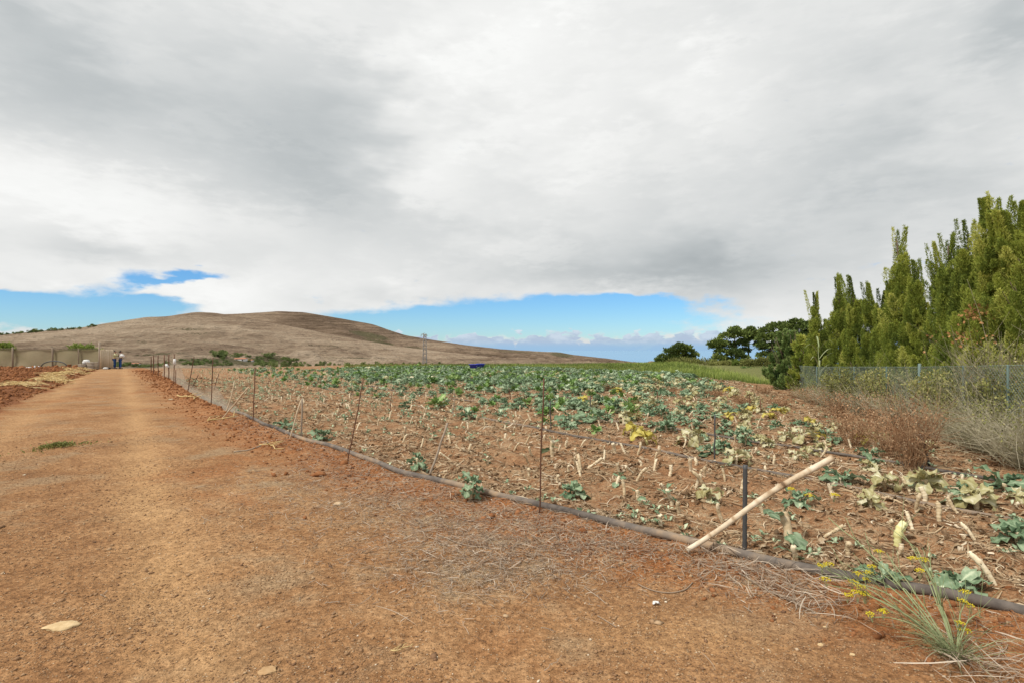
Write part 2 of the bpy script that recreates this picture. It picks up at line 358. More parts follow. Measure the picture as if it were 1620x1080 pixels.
M['steel'] = tone_mat('galvanised_steel', [(0, (.16, .13, .11)), (1, (.32, .28, .24))], .6, .4, 0, .05)
M['skin'] = tone_mat('skin', [(0, (.32, .18, .12)), (1, (.50, .31, .22))], .6, .3, 0, 0)
M['hair'] = tone_mat('black_hair', [(0, (.012, .010, .009)), (1, (.03, .025, .02))], .5, .4, 0, 0)
M['shirt_cream'] = tone_mat('cream_shirt', [(0, (.48, .46, .27)), (1, (.62, .60, .40))], .9, .1, 0, 0, 9, .2)
M['shirt_white'] = tone_mat('white_shirt', [(0, (.68, .68, .68)), (1, (.82, .82, .82))], .9, .1, 0, 0, 9, .2)
M['jeans'] = tone_mat('blue_denim', [(0, (.03, .07, .20)), (1, (.09, .17, .38))], .9, .1, 0, .05, 12, .3)
M['black_cloth'] = tone_mat('black_cloth', [(0, (.015, .015, .017)), (1, (.04, .04, .045))], .9, .1, 0, 0)

def ground_mat():
    m = new_mat('soil'); p = pos()
    road, left, field, verge, strawm, pale = (attr(a) for a in ('road', 'left', 'field', 'verge', 'straw', 'pale')); grass = attr('grass')
    big = noise(p, .55, 5, .6, .3); mid = noise(p, 3.2, 5, .62, .2); fine = noise(p, 22, 4, .65); grit = noise(p, 85, 3, .7)
    vor = X.tree.nodes.new('ShaderNodeTexVoronoi'); vor.inputs['Scale'].default_value = 62; X.tree.links.new(p, vor.inputs['Vector'])
    vd = X(vor.outputs['Distance']); vc = X.tree.nodes.new('ShaderNodeSeparateColor'); X.tree.links.new(vor.outputs['Color'], vc.inputs[0])
    vr = X(vc.outputs[0])
    red = ramp(big * .5 + mid * .35 + fine * .35 - .08, [(.27, (.16, .058, .020)), (.5, (.29, .115, .040)), (.73, (.40, .19, .080))])
    tan = ramp(big * .45 + mid * .35 + fine * .40 - .08, [(.32, (.150, .068, .028)), (.5, (.300, .155, .068)), (.68, (.45, .265, .130))])
    tan = rgbmix(pale * .75, tan, rgbmix(fine, (.40, .225, .10), (.55, .345, .17)))
    grey = smooth(noise(p, .9, 4, .6) + (mid - .5) * .3, .50, .66) * .55
    tan = rgbmix(grey * (1.0 - pale), tan, rgbmix(fine, (.21, .145, .085), (.38, .29, .18)))
    dark = ramp(mid * .6 + fine * .5 - .05, [(.25, (.10, .040, .018)), (.5, (.205, .080, .032)), (.75, (.30, .135, .058))])
    fld = ramp(mid * .5 + fine * .5, [(.28, (.14, .062, .027)), (.5, (.27, .138, .065)), (.72, (.42, .25, .135))])
    tan = rgbmix(smooth(noise(p, .42, 4, .65, .5), .52, .68) * .65, tan, red)
    c = rgbmix(road, red, tan); c = rgbmix(left, c, dark); c = rgbmix(field, c, fld)
    # dry plant debris trodden into the soil, as short fibres
    fib = noise(vscale(p, (1, 1, 1)), 30, 3, .75, 2.2)
    sm = smooth(fib + (mid - .5) * .5, .50, .62) * strawm
    c = rgbmix(sm, c, rgbmix(grit, (.27, .185, .105), (.50, .40, .26)))
    c = rgbmix(grass * .85, c, rgbmix(fine, (.075, .10, .028), (.17, .20, .06)))
    # grit: pale and dark stones
    st = smooth(vd, .42, .22)
    c = rgbmix(st * smooth(vr, .90, .96) * .7, c, (.58, .46, .31))
    c = rgbmix(st * smooth(vr, .24, .10) * .5, c, (.12, .066, .036))
    c = rgbmix(.45, c, rgbmix(smooth(grit * .6 + fine * .4, .34, .66), (.12, .12, .12), (.88, .88, .88)), 'OVERLAY')  # fine light-dark mottling: tiny shadows between grains put into the soil colour
    h = mid * .7 + fine * .55 + grit * .25 + st * .14 * smooth(vr, .3, .8)
    nrm = bump(h, 1.0, .04)
    return out_surface(m, bsdf(c, .95, .12, nrm))
def hill_mat():
    m = new_mat('dry_hillside'); p = pos(); brush = attr('brush'); tone = attr('tone')
    q = vscale(p, (.006, .006, .11)); a = noise(q, 1.6, 6, .62, .4); b = noise(vscale(p, (.02, .02, .16)), 2.0, 5, .65)
    c3 = noise(vscale(p, (.05, .05, .30)), 2.2, 5, .7)
    t = a * .55 + b * .55 + c3 * .50 + tone * .32 - .42
    c = ramp(t, [(.26, (.12, .080, .050)), (.43, (.265, .187, .125)), (.56, (.385, .285, .195)), (.76, (.54, .42, .30))])
    gl = smooth(c3 * .5 + b * .5, .54, .62) * .7
    c = rgbmix(gl, c, (.12, .088, .058))
    sp = smooth(noise(vscale(p, (.05, .05, .13)), 2.6, 5, .75) + brush * .50, .66, .84)
    c = rgbmix(sp, c, rgbmix(b, (.085, .078, .042), (.19, .16, .085)))
    h = a * .6 + b * .7 + c3 * .6
    return out_surface(m, bsdf(c, .95, .1, bump(h, 1.0, 22.0)))
def sea_mat():
    m = new_mat('sea_water'); p = pos(); n = noise(vscale(p, (.0004, .0012, .001)), 1.0, 4)
    c = rgbmix(n, (.17, .31, .47), (.20, .35, .51))
    return out_surface(m, bsdf(c, .7, .25))
def net_mat(name, col, cover, scale):
    m = new_mat(name); v = objco()
    w = []
    for dr in ('X', 'Z'):
        n = X.tree.nodes.new('ShaderNodeTexWave'); n.bands_direction = dr; n.inputs['Scale'].default_value = scale
        n.inputs['Distortion'].default_value = .6; X.tree.links.new(v, n.inputs['Vector']); w.append(X(n.outputs['Fac']))
    thread = X.op('MAXIMUM', w[0], w[1]); a = smooth(thread, .70, .95)
    fac = X.op('MAXIMUM', a * .35, 0.0) + cover * .8 + (noise(v, .8, 3) - .5) * .25
    d = bsdf(rgbmix(noise(v, 1.3, 4), tuple(k * .75 for k in col), col), .9, .1)
    tr = X.tree.nodes.new('ShaderNodeBsdfTransparent'); mx = X.tree.nodes.new('ShaderNodeMixShader')
    X.tree.links.new(X.op('MULTIPLY', fac, 1.0, clamp=True).s, mx.inputs[0]); X.tree.links.new(tr.outputs[0], mx.inputs[1]); X.tree.links.new(d, mx.inputs[2])
    return out_surface(m, mx.outputs[0])
M['net'] = net_mat('pale_netting', (.42, .37, .29), .42, 18)
M['shade'] = net_mat('olive_shade_cloth', (.33, .28, .175), 1.0, 14)

# ------------------------------------------------------------------ ground sheet
def grid_faces(nr, nc):
    i = np.arange(nr - 1)[:, None] * nc; j = np.arange(nc - 1)[None]
    return np.stack([i + j, i + j + 1, i + nc + j + 1, i + nc + j], -1).reshape(-1, 4)
def add_attr(me, name, val):
    a = me.attributes.new(name, 'FLOAT', 'POINT'); a.data.foreach_set('value', np.asarray(val, np.float32).ravel())
STRAW_ZONES = [(640, 800, .9, .7), (720, 830, 1.0, 1.0), (800, 850, .9, 1.0), (760, 900, .6, .9), (850, 890, .55, .8), (560, 775, 1.1, .6), (700, 900, .5, .6),
               (900, 850, .6, .9), (960, 880, .5, .7), (1150, 905, .45, .9), (1220, 930, .35, .9), (1000, 860, .35, .8), (500, 745, 1.0, .45), (1280, 960, .25, .6)]
SZ = [(*flat(px, py), r, w) for px, py, r, w in STRAW_ZONES]
def straw_zone(x, y):
    s = np.zeros_like(x)
    for a, b, r, w in SZ: s = np.maximum(s, w * np.exp(-((x - a) ** 2 + (y - b) ** 2) / (r * r)))
    return s
def build_ground():
    az = np.concatenate([np.linspace(-180, -62, 60)[:-1], np.linspace(-62, 62, 820), np.linspace(62, 180, 60)[1:]]) * math.pi / 180
    r = np.concatenate([[.02, .5], np.geomspace(1.2, 220, 620)])
    A, Rr = np.meshgrid(az, r); x = Rr * np.sin(A); y = Rr * np.cos(A); z = gz(x, y)
    mb = MB(); mb.add(np.stack([x, y, z], -1).reshape(-1, 3), grid_faces(*x.shape)[:, ::-1])
    me = mb.mesh('ground', ground_mat(), True)
    u = x + .69 * y; h = uh(y); nz = fbm(x, y, .8, 4, 61); nf = fbm(x, y, 4, 3, 62)
    left = sst(ul(y) - u + 1.0 * nz + .4 * nf, 0, .6); field = sst(u - h + .3 * nf, -.15, .25)
    vd = u - h + 1.3 * nz + .5 * nf
    road = (1 - sst(vd, -2.0, -.7)) * (1 - left)
    near = sst(y, 4.6, 3.4) * sst(x, 1.4, .4)
    pale = np.maximum.reduce([np.exp(-((u - .4 + .5 * nz) / .42) ** 2), .85 * np.exp(-((u + 2.3 + .5 * nz) / .5) ** 2) * .8, .5 * sst(y, 24, 40)]) * np.clip(.75 + 1.4 * nz, 0, 1)
    pale = np.maximum(pale, .55 * np.exp(-((x - 1.1) ** 2 / .5 + (y - 3.3) ** 2 / .12)))
    straw = np.maximum(field * np.clip(.75 + 1.2 * nz, .2, 1), straw_zone(x, y) * (1 - field) * 1.1)
    straw = np.maximum(straw, .35 * sst(vd, -1.8, -.9) * (1 - field))
    xs, ys = flat(105, 597)
    straw = np.maximum(straw, .9 * left * np.exp(-((u - ul(y) + 1.3) / .5) ** 2) * sst(y, 23, 28) * .6)
    grs = sst(y - np.interp(np.arctan2(x, y), [-.3, -.12, .0, .2, .34, .49], [200, 57, 50, 39, 30.5, 24]), -1, 3) * (y > 5)
    for k, v in (('grass', grs), ('road', road), ('left', left), ('field', field), ('verge', 1 - road), ('straw', straw), ('pale', pale)): add_attr(me, k, v)
    o = bpy.data.objects.new('ground', me); COL.objects.link(o); tag(o, kind='structure')
build_ground()

# ------------------------------------------------------------------ hills and sea
RIDGE_A = [(-900, 575), (-400, 555), (-150, 540), (0, 529), (60, 524), (130, 518), (170, 511), (230, 502), (260, 501), (310, 493.5), (340, 495), (380, 501), (430, 511), (500, 524),
           (560, 536), (620, 546), (700, 556), (760, 562), (850, 572), (950, 584), (1200, 600), (2400, 640)]
RIDGE_B = [(-900, 600), (-200, 560), (100, 530), (250, 507), (330, 498), (380, 496.5), (440, 492.5), (480, 494), (540, 504), (590, 513), (615, 522), (640, 530), (680, 537), (740, 546), (800, 552.5), (865, 556),
           (884, 556.5), (905, 560.5), (960, 566.5), (1030, 576), (1100, 587), (1300, 608), (2400, 660)]
class Hill:
    def __init__(s, ridge, d0, d1, amp, seed):
        s.px = np.array([p[0] for p in ridge], float); s.py = np.array([p[1] for p in ridge], float)
        s.a = np.arctan((s.px - 810) / F); s.d0, s.d1, s.amp, s.seed = d0, d1, amp, seed
    def z(s, a, d):
        """height at azimuth a, distance d (measured along y)"""
        k = sum(np.interp(a + o, s.a, s.py) for o in (-.005, -.0025, 0, .0025, .005)) / 5
        t = np.clip((d - s.d0) / (s.d1 - s.d0), 0, 1)
        sh = t * (.55 + .45 * t)
        foot = 585 + 0 * k
        py = foot + (k - foot) * sh
        x = np.tan(a) * d
        n = fbm(x, d, .004, 5, s.seed) * s.amp + fbm(x, d, .02, 4, s.seed + 9) * s.amp * .3
        z = CAMZ - (py - 553) / F * d + n * np.sin(math.pi * np.clip(t, 0, 1)) * 1.0 + fbm(x, d, .05, 3, s.seed + 5) * 1.2 * t
        gul = np.abs(fbm(x + .35 * d, d * .35, .011, 4, s.seed + 21)) + .5 * np.abs(fbm(x - .2 * d, d * .3, .03, 3, s.seed + 23)); z = z - (.12 - gul) * s.amp * .9 * np.sin(math.pi * np.clip(t, 0, 1))
        back = np.clip((d - s.d1) / (s.d1 * .4), 0, 1)
        return z - back * (160 + 0 * z) * back
    def build(s, name, mat, ellipses, tone):
        a = np.linspace(-62, 52, 900) * math.pi / 180
        d = np.concatenate([np.linspace(s.d0 - 60, s.d0, 4)[:-1], np.linspace(s.d0, s.d1, 170), s.d1 * np.array([1.02, 1.06, 1.12, 1.2, 1.4])])
        A, D = np.meshgrid(a, d); z = s.z(A, D); x = np.tan(A) * D
        mb = MB(); mb.add(np.stack([x, D, z], -1).reshape(-1, 3), grid_faces(*x.shape), (tone + 1.3 * fbm(x, D, .0045, 4, s.seed + 3)).reshape(-1))
        me = mb.mesh(name, mat, True)
        px = 810 + F * x / D; py = 553 + F * (CAMZ - z) / D; br = np.zeros_like(z)
        for cx, cy, rx, ry, slope, w in ellipses:
            e = ((px - cx) / rx) ** 2 + ((py - cy - slope * (px - cx)) / ry) ** 2
            br = np.maximum(br, w * np.exp(-e * e))
        add_attr(me, 'brush', br)
        o = bpy.data.objects.new(name, me); COL.objects.link(o); tag(o, kind='structure'); return o
HM = hill_mat()
HA = Hill(RIDGE_A, 330, 1300, 40, 101); HB = Hill(RIDGE_B, 900, 1950, 46, 202)
HB.build('far_hill', HM, [(585, 531, 34, 5, .20, .9), (600, 541, 30, 3, .2, .8), (648, 551, 26, 4, .03, .7), (888, 561, 22, 4, .12, .8), (820, 556, 60, 2.2, .05, .5), (450, 500, 80, 6, 0, .25)], .24)
HA.build('near_hill', HM, [(300, 521, 40, 3, .0, .5), (315, 528, 26, 3, 0, .5), (225, 541, 16, 4, 0, .4), (350, 572, 90, 7, 0, .85), (430, 569, 45, 8, 0, .8), (250, 560, 50, 1.2, -.06, .9), (230, 578, 40, 5, 0, .7),
                             (60, 523, 80, 2.5, -.09, .7), (560, 566, 60, 1.5, .02, .6), (520, 547, 60, 1.3, .05, .5), (760, 573, 40, 1.2, .05, .5)], .60)
def sea():
    a = np.linspace(0, 2 * math.pi, 97)[:-1]; r = np.array([900, 3000, 10000, 40000, 160000.])
    v = [(rr * math.sin(t), rr * math.cos(t), -260) for rr in r for t in a]; n = len(a); f = []
    for i in range(len(r) - 1):
        for j in range(n): f.append([i * n + j, (i + 1) * n + j, (i + 1) * n + (j + 1) % n, i * n + (j + 1) % n])
    mb = MB(); mb.add(v, f); o = mb.build('sea', sea_mat()); tag(o, kind='structure')
sea()

# ------------------------------------------------------------------ trees
def ico():
    t = (1 + 5 ** .5) / 2
    v = np.array([[-1, t, 0], [1, t, 0], [-1, -t, 0], [1, -t, 0], [0, -1, t], [0, 1, t], [0, -1, -t], [0, 1, -t], [t, 0, -1], [t, 0, 1], [-t, 0, -1], [-t, 0, 1]]) / math.sqrt(1 + t * t)
    f = [[0, 11, 5], [0, 5, 1], [0, 1, 7], [0, 7, 10], [0, 10, 11], [1, 5, 9], [5, 11, 4], [11, 10, 2], [10, 7, 6], [7, 1, 8], [3, 9, 4], [3, 4, 2], [3, 2, 6], [3, 6, 8], [3, 8, 9], [4, 9, 5], [2, 4, 11], [6, 2, 10], [8, 6, 7], [9, 8, 1]]
    return v, np.array(f)
ICO = ico()
SPRAY = (np.array([[-.30, 0, 0], [.30, .05, 0], [.42, 0, .55], [.0, -.06, 1.0], [-.42, .05, .55]]), np.array([[0, 1, 2, 3, 4]]))
LEAFQ = (np.array([[0, 0, 0], [.32, .05, .45], [0, 0, 1.], [-.32, .05, .45]]), np.array([[0, 1, 2, 3]]))
def column_points(g, n, H, Rm, prof, lean, lumps):
    """spindle shaped upright lumps spread over a tapering crown -> points, growth directions, tones"""
    P, D, T = [], [], []
    per = max(8, n // (lumps + 4))
    for k in range(lumps + 4):
        if k >= lumps:                                   # the leaders that make the tip
            hh = (.56, .66, .76, .84)[k - lumps]; th = g.uniform(0, 6.28); rr = Rm * .06
            ll = H * (1.0 - hh) * g.uniform(.97, 1.08); lr = min(.26 * Rm + .02, ll * .20) * (1.0, .8, .65, .5)[k - lumps]; c = int(per * 1.5)
        else:
            hh = g.uniform(.0, .80) ** 1.15; th = g.uniform(0, 2 * math.pi); rr = Rm * prof(hh) * g.uniform(.35, 1.0)
            ll = min(H * g.uniform(.07, .15), (H * .97 - hh * H) * .72); ll = max(ll, .12); lr = ll * g.uniform(.20, .34) * (1.05 - .4 * hh); c = per
        base = np.array([math.cos(th) * rr, math.sin(th) * rr, hh * H])
        ax = np.array([math.cos(th) * .22, math.sin(th) * .22, 1.0]) + g.normal(0, .08, 3)
        if k >= lumps: ax = np.array([g.normal(0, .10), g.normal(0, .10), 1.0])
        s = g.uniform(0, 1, c) ** 1.1; a = g.uniform(0, 2 * math.pi, c)
        w = lr * np.sin(np.clip(s * .80 + .20, 0, 1) * math.pi) ** .8 * np.sqrt(g.uniform(.25, 1, c)) * (1 + .9 * (g.uniform(0, 1, c) > .90) * g.uniform(0, 1, c))
        if k >= lumps: w = lr * (1 - s) ** .95 * np.sqrt(g.uniform(.2, 1, c)) + .008
        p = base + ax[None] * (s * ll)[:, None] + np.stack([np.cos(a) * w, np.sin(a) * w, 0 * w], -1)
        d = np.stack([np.cos(a) * .6, np.sin(a) * .6, np.full(c, .85)], -1) + g.normal(0, .32, (c, 3))
        P.append(p); D.append(d); T.append(np.full(c, g.normal(.48, .18)) + g.normal(0, .10, c) + .15 * (s - .5))
    P = np.concatenate(P); D = np.concatenate(D); T = np.concatenate(T)
    t = np.clip(P[:, 2] / H, 0, 1.1); P = P + np.array([lean[0], lean[1], 0.0])[None] * (t ** 2.2)[:, None]
    return P, D, T
def cypress(label, base, H, Rm, lean, seed, n=9000, lumps=70, mat='cypress', size=(.055, .10), tone=0.0, slim=1.0, dead=0.0, group='cypresses behind the wire fence', name='cypress_tree', cat='tree'):
    g = rng(seed); r = thing(name, label, cat, base, g.uniform(0, .3), group)
    prof = lambda h: (min(1, .6 + h * 2.2)) * (1 - h) ** (1.45 * slim) * 1.02 + .015
    P, D, T = column_points(g, n, H, Rm, prof, lean, lumps)
    if slim < .6:                                        # bushy giants end in several ragged shoots
        for q in range(7):
            th = g.uniform(0, 6.28); rr = Rm * g.uniform(.1, .42); P2, D2, T2 = column_points(g, n // 16, H * g.uniform(.30, .42), Rm * .30, prof, (-.12 + g.normal(0, .08), g.normal(0, .06)), 12)
            P = np.concatenate([P, P2 + [math.cos(th) * rr + lean[0] * .5, math.sin(th) * rr, H * g.uniform(.52, .64)]]); D = np.concatenate([D, D2]); T = np.concatenate([T, T2])
    sc = g.uniform(size[0], size[1], len(P)); S = np.stack([sc * .36, sc * .5, sc * 1.35], -1)
    mb = MB(); mb.scatter(*SPRAY, P, frame_from(D, g), S, np.clip(T + tone, 0, 1)); cr = mb.build('crown', M[mat], r)
    tb = MB(); pts = np.array([[lean[0] * max(t, 0) ** 2.2, lean[1] * max(t, 0) ** 2.2, H * t] for t in np.linspace(-.03, .95, 9)])
    tb.tube(pts, np.linspace(.085, .012, 9) * (H / 4.5), 7, .4)
    for k in range(26):
        t = g.uniform(.06, .8); th = g.uniform(0, 6.28); a = np.array([lean[0] * t ** 2.2, lean[1] * t ** 2.2, H * t]); L = Rm * prof(t) * 1.0
        tb.tube([a, a + [math.cos(th) * L * .6, math.sin(th) * L * .6, L * .4], a + [math.cos(th) * L * .9, math.sin(th) * L * .9, L * 1.1]], [.022, .014, .005], 4, .5)
    tb.build('trunk', M['bark'], r)
    if dead:
        q = g.uniform(0, 1, 1) ; dm = MB(); k = int(dead)
        th = g.uniform(math.pi * .8, math.pi * 1.6, 6); hh = g.uniform(.15, .55, 6)
        for a, h in zip(th, hh):
            c = np.array([math.cos(a) * Rm * prof(h) * .98, math.sin(a) * Rm * prof(h) * .98, h * H]); P2 = c + g.normal(0, 1, (k, 3)) * [.14, .14, .07]
            dm.scatter(*SPRAY, P2, frame_from(g.normal(0, 1, (k, 3)) + [0, -.3, -.2], g), g.uniform(.04, .08, k), np.clip(g.normal(.55, .15, k), 0, 1))
        dm.build('dead_foliage', M['dead_orange'], r)
    return r
def fence_back(px, y):           # ground point behind the fence
    x = (px - 810) / F * y; return (x, y, float(gz(x, y)) - .12)
def topz(py, y): return CAMZ - (py - 553) / F * y
CY = [  # px, top py, distance, radius, lean (x,y), n, lumps, tone, slim, dead, label
    (1291, 464, 21.0, .42, (-.05, 0), 7000, 46, -.04, .8, 0, 'slender dark cypress, a lone narrow spire at the far end of the hedge'),
    (1307, 508, 20.2, .60, (-.1, 0), 6500, 50, .02, 1, 0, 'short green cypress squeezed between the lone slim spire and a taller one'),
    (1327, 437, 19.4, .66, (-.12, 0), 9000, 64, -.02, 1, 0, 'pointed cypress with a straight sharp tip near the far fence end'),
    (1350, 437, 18.4, .62, (-.20, 0), 9000, 62, 0, 1, 0, 'pointed cypress whose tip leans slightly, beside the straight sharp-tipped one'),
    (1376, 452, 17.6, .66, (-.42, 0), 9000, 62, .03, .9, 0, 'cypress with a bent tip slanting towards the field, middle of hedge'),
    (1396, 462, 16.8, .60, (-.10, 0), 8000, 56, -.01, 1, 0, 'low dense cypress pressed against the tall droopy-topped one'),
    (1420, 366, 15.6, .78, (-.30, -.1), 13000, 92, -.02, 1.0, 0, 'tall cypress with a brownish drooping top rising above its neighbours'),
    (1448, 416, 15.0, .62, (-.18, 0), 10000, 64, .02, 1, 0, 'medium cypress with a plain cone tip right after the droopy-topped one'),
    (1484, 388, 14.2, .68, (-.50, -.1), 12000, 80, .02, .9, 50, 'cypress with a crooked shoot pointing sideways and rusty dead patches'),
    (1502, 374, 13.4, .55, (-.14, 0), 10000, 64, .0, 1, 0, 'narrow cypress behind the crooked one, with a thin upright tip'),
    (1532, 352, 12.7, .72, (-.10, 0), 14000, 86, .05, 1, 0, 'bright green cypress with a pointed top beside the bushy giant'),
    (1580, 316, 12.0, 1.02, (-.25, -.1), 24000, 130, .09, .55, 90, 'bushiest and tallest bright yellow-green cypress with orange dead patches'),
    (1640, 330, 11.2, 1.05, (-.1, -.1), 22000, 120, .06, .55, 90, 'broad cypress cut by the picture edge, browned on its lower side'),
    (1730, 320, 10.4, 1.0, (-.1, 0), 9000, 90, .04, .7, 0, 'cypress outside the fence corner past the browned one'),
]
for i, (px, py, y, rad, ln, n, lu, tn, sl, dd, lab) in enumerate(CY):
    b = fence_back(px - ln[0] * F / y * .6, y)
    cypress(lab, b, topz(py, y) - b[2], rad, ln, 300 + i, int(n * 8.0), int(lu * 2.1), 'cypress', (.018 + .0004 * y, .040 + .0007 * y), tn, sl, dd)

def clump_tree(name, label, base, pads, trunk, seed, mat, n=5000, leaf=(.12, .24), group=None, cat='tree', flat_=.55, tone=0.0, up=.5, tmpl=LEAFQ, limbs=True, crown='crown', stem='trunk', stem_mat='bark'):
    """pads: (x,y,z,r) leaf clumps in local metres; trunk: list of polylines (pts, r0, r1)"""
    g = rng(seed); r = thing(name, label, cat, base, 0, group)
    pads = np.array(pads, float); wgt = pads[:, 3] ** 2; cnt = np.maximum(12, (n * wgt / wgt.sum())).astype(int)
    P, D, T = [], [], []
    for (x, y, z, rr), c in zip(pads, cnt):
        d = g.normal(size=(c, 3)); d /= np.linalg.norm(d, axis=1)[:, None]; d[:, 2] = np.where(d[:, 2] < -.35, -d[:, 2], d[:, 2])
        rad = rr * g.uniform(.35, 1.0, c) ** .5 * (1 + .25 * g.normal(size=c) * .6)
        P.append(np.array([x, y, z]) + d * rad[:, None] * [1, 1, flat_]); D.append(d + [0, 0, up] + g.normal(0, .45, (c, 3))); T.append(g.normal(.45, .11) + g.normal(0, .12, c))
    P = np.concatenate(P); D = np.concatenate(D); T = np.clip(np.concatenate(T) + tone, 0, 1)
    mb = MB(); mb.scatter(*tmpl, P, frame_from(D, g), g.uniform(leaf[0], leaf[1], len(P)), T); mb.build(crown, M[mat], r)
    tb = MB()
    for pts, r0, r1 in trunk: tb.tube(pts, np.linspace(r0, r1, len(pts)), 7, .45)
    if limbs:
        for x, y, z, rr in pads:
            pts, r0, r1 = trunk[int(g.integers(len(trunk)))]; k = max(0, len(pts) - 2); a = np.array(pts[k], float) * .5 + np.array(pts[-1], float) * .5
            a = np.array(pts[-1] if z > pts[-1][2] else pts[1], float)
            e = np.array([x, y, z]); mid = (a + e) / 2 + [0, 0, -.12 * np.linalg.norm(e - a)]
            tb.tube([a, mid, e], [r1 * .8, r1 * .55, r1 * .2], 5, .5)
    tb.build(stem, M[stem_mat], r); return r
def base_at(px, y, dz=0.0):
    x = (px - 810) / F * y; return (x, y, float(gz(x, y)) + dz)
def pads_from_px(base, y, lst):      # photo-space clump centres -> local metres at this tree's distance
    g = rng(int(base[0] * 10) & 255)
    return [((px - 810) / F * y - base[0], g.uniform(-.5, .5) * r / F * y * 1.3, topz(py, y) - base[2], r * 1.15 / F * y) for px, py, r in lst]
# layered pines by the far grass
y = 82.0; b = base_at(1163, y, -.3)
clump_tree('pine_tree', 'spreading dark pine with layered flat branches, first one right of the open sea', b, pads_from_px(b, y, [(1160, 527, 9), (1150, 534, 10), (1168, 533, 10), (1135, 545, 11), (1150, 548, 11), (1172, 546, 10), (1130, 550, 7), (1140, 558, 9), (1160, 560, 12), (1135, 568, 10), (1150, 572, 9), (1172, 567, 9), (1128, 574, 5), (1163, 522, 6), (1125, 546, 5), (1180, 556, 7)]),
           [([(0, 0, -.3), (.1, 0, 2), (-.1, 0, 4.2)], .2, .07), ([(0, 0, .8), (-1.0, .2, 2.2), (-1.8, .1, 3.2)], .12, .05)], 411, 'pine', 6500, (.22, .46), 'layered pines on the far field edge')
b = base_at(1183, 84, -.3); y = 84.0
clump_tree('pine_tree', 'tall pine with a bare trunk showing sky below its flat crown', b, pads_from_px(b, y, [(1185, 527, 8), (1178, 531, 8), (1195, 530, 9), (1190, 537, 9), (1203, 537, 8), (1176, 541, 6), (1200, 545, 7), (1187, 522, 5)]),
           [([(0, 0, -.3), (.1, 0, 2.2), (.25, 0, 4.4)], .17, .06), ([(.1, 0, 2.0), (-.5, .1, 3.2), (-.7, .1, 4.2)], .09, .04)], 412, 'pine', 4200, (.22, .44), 'layered pines on the far field edge')
b = base_at(1216, 78, -.3); y = 78.0
clump_tree('pine_tree', 'dense dark pine between the bare-trunk pine and the green fir-like bush', b, pads_from_px(b, y, [(1225, 519, 10), (1215, 525, 10), (1238, 518, 10), (1208, 535, 9), (1222, 537, 11), (1240, 532, 12), (1204, 548, 8), (1218, 551, 12), (1238, 549, 14), (1210, 563, 10), (1228, 566, 13), (1245, 566, 12)]),
           [([(0, 0, -.3), (.2, 0, 2.2), (.6, 0, 4.6)], .22, .08)], 413, 'pine', 7000, (.22, .46), 'layered pines on the far field edge', tone=-.04)
b = base_at(1255, 52, -.3); y = 52.0
clump_tree('pine_tree', 'dark pine top poking out behind the green fir-like bush', b, pads_from_px(b, y, [(1258, 512, 9), (1250, 520, 11), (1265, 522, 12), (1245, 534, 13), (1262, 536, 14), (1272, 516, 9), (1255, 555, 16), (1240, 550, 10), (1280, 530, 12)]),
           [([(0, 0, -.3), (.2, 0, 2.2), (.1, 0, 3.8)], .18, .07)], 414, 'pine', 7000, (.14, .30), 'layered pines on the far field edge')
y = 112.0; b = base_at(1076, y, -.3)
clump_tree('pine_tree', 'rounded bushy pine standing alone at the right end of the brown hill', b, pads_from_px(b, y, [(1072, 551, 9), (1082, 552, 9), (1062, 557, 9), (1090, 558, 9), (1076, 560, 11), (1066, 566, 10), (1092, 567, 9), (1080, 570, 11), (1058, 570, 8), (1098, 574, 6), (1070, 577, 10), (1088, 578, 10), (1074, 546, 5), (1100, 562, 4)]),
           [([(0, 0, -.3), (.1, 0, 1.6), (0, 0, 3)], .25, .1)], 415, 'pine', 6500, (.28, .55), None)
b = base_at(1047, y, -.3)
clump_tree('pine_tree', 'small dark pine huddled against the lone rounded pine', b, pads_from_px(b, y, [(1048, 564, 5), (1043, 570, 6), (1050, 572, 7), (1040, 576, 5), (1048, 579, 8)]), [([(0, 0, -.3), (0, 0, 1.8)], .15, .06)], 416, 'pine', 2200, (.28, .5), None)
# bushes
def bush(name, label, px, pytop, y, w, seed, mat, n=2500, leaf=(.08, .16), group=None, dz=-.1, tone=0.0, k=11, cat='bush', up=.5):
    b = base_at(px, y, dz); H = topz(pytop, y) - b[2]; Wd = w / F * y; g = rng(seed); pads = []
    for i in range(k):
        q = i / (k - 1) * 2 - 1; hh = H * (1 - .55 * q * q) * g.uniform(.35, .85); pads.append((q * Wd * .5 * .85, g.uniform(-.3, .3) * Wd, hh, max(.12, Wd * g.uniform(.13, .22))))
    tr = [([(g.uniform(-.1, .1) * Wd, 0, -.1), (g.uniform(-.2, .2) * Wd, 0, H * .3), (g.uniform(-.3, .3) * Wd, 0, H * .6)], .05, .02) for _ in range(3)]
    return clump_tree(name, label, b, pads, tr, seed, mat, n, leaf, group, cat, .8, tone, up, crown='foliage', stem='stem')
bush('bush', 'yellow-green bush under the bare-trunk pine', 1172, 570, 60, 26, 421, 'weed', 2500, (.10, .22), tone=-.15)
bush('bush', 'olive brown bush under the spreading pine', 1140, 577, 62, 44, 422, 'olive', 2600, (.10, .22), tone=.0)
bush('bush', 'broad brownish bush below the dense dark pine', 1205, 571, 58, 52, 423, 'olive', 4200, (.10, .20), tone=-.04)
bush('bush', 'low dark green bush at the foot of the brownish bush', 1190, 591, 52, 36, 424, 'fir', 1400, (.10, .2), tone=.1)
bush('bush', 'pale green low bush under the lone rounded pine', 1085, 574, 84, 60, 425, 'olive', 2600, (.14, .3), tone=-.1)
bush('bush', 'small dark bush on the skyline left of the lone rounded pine', 1028, 580, 84, 14, 426, 'fir', 700, (.14, .28))
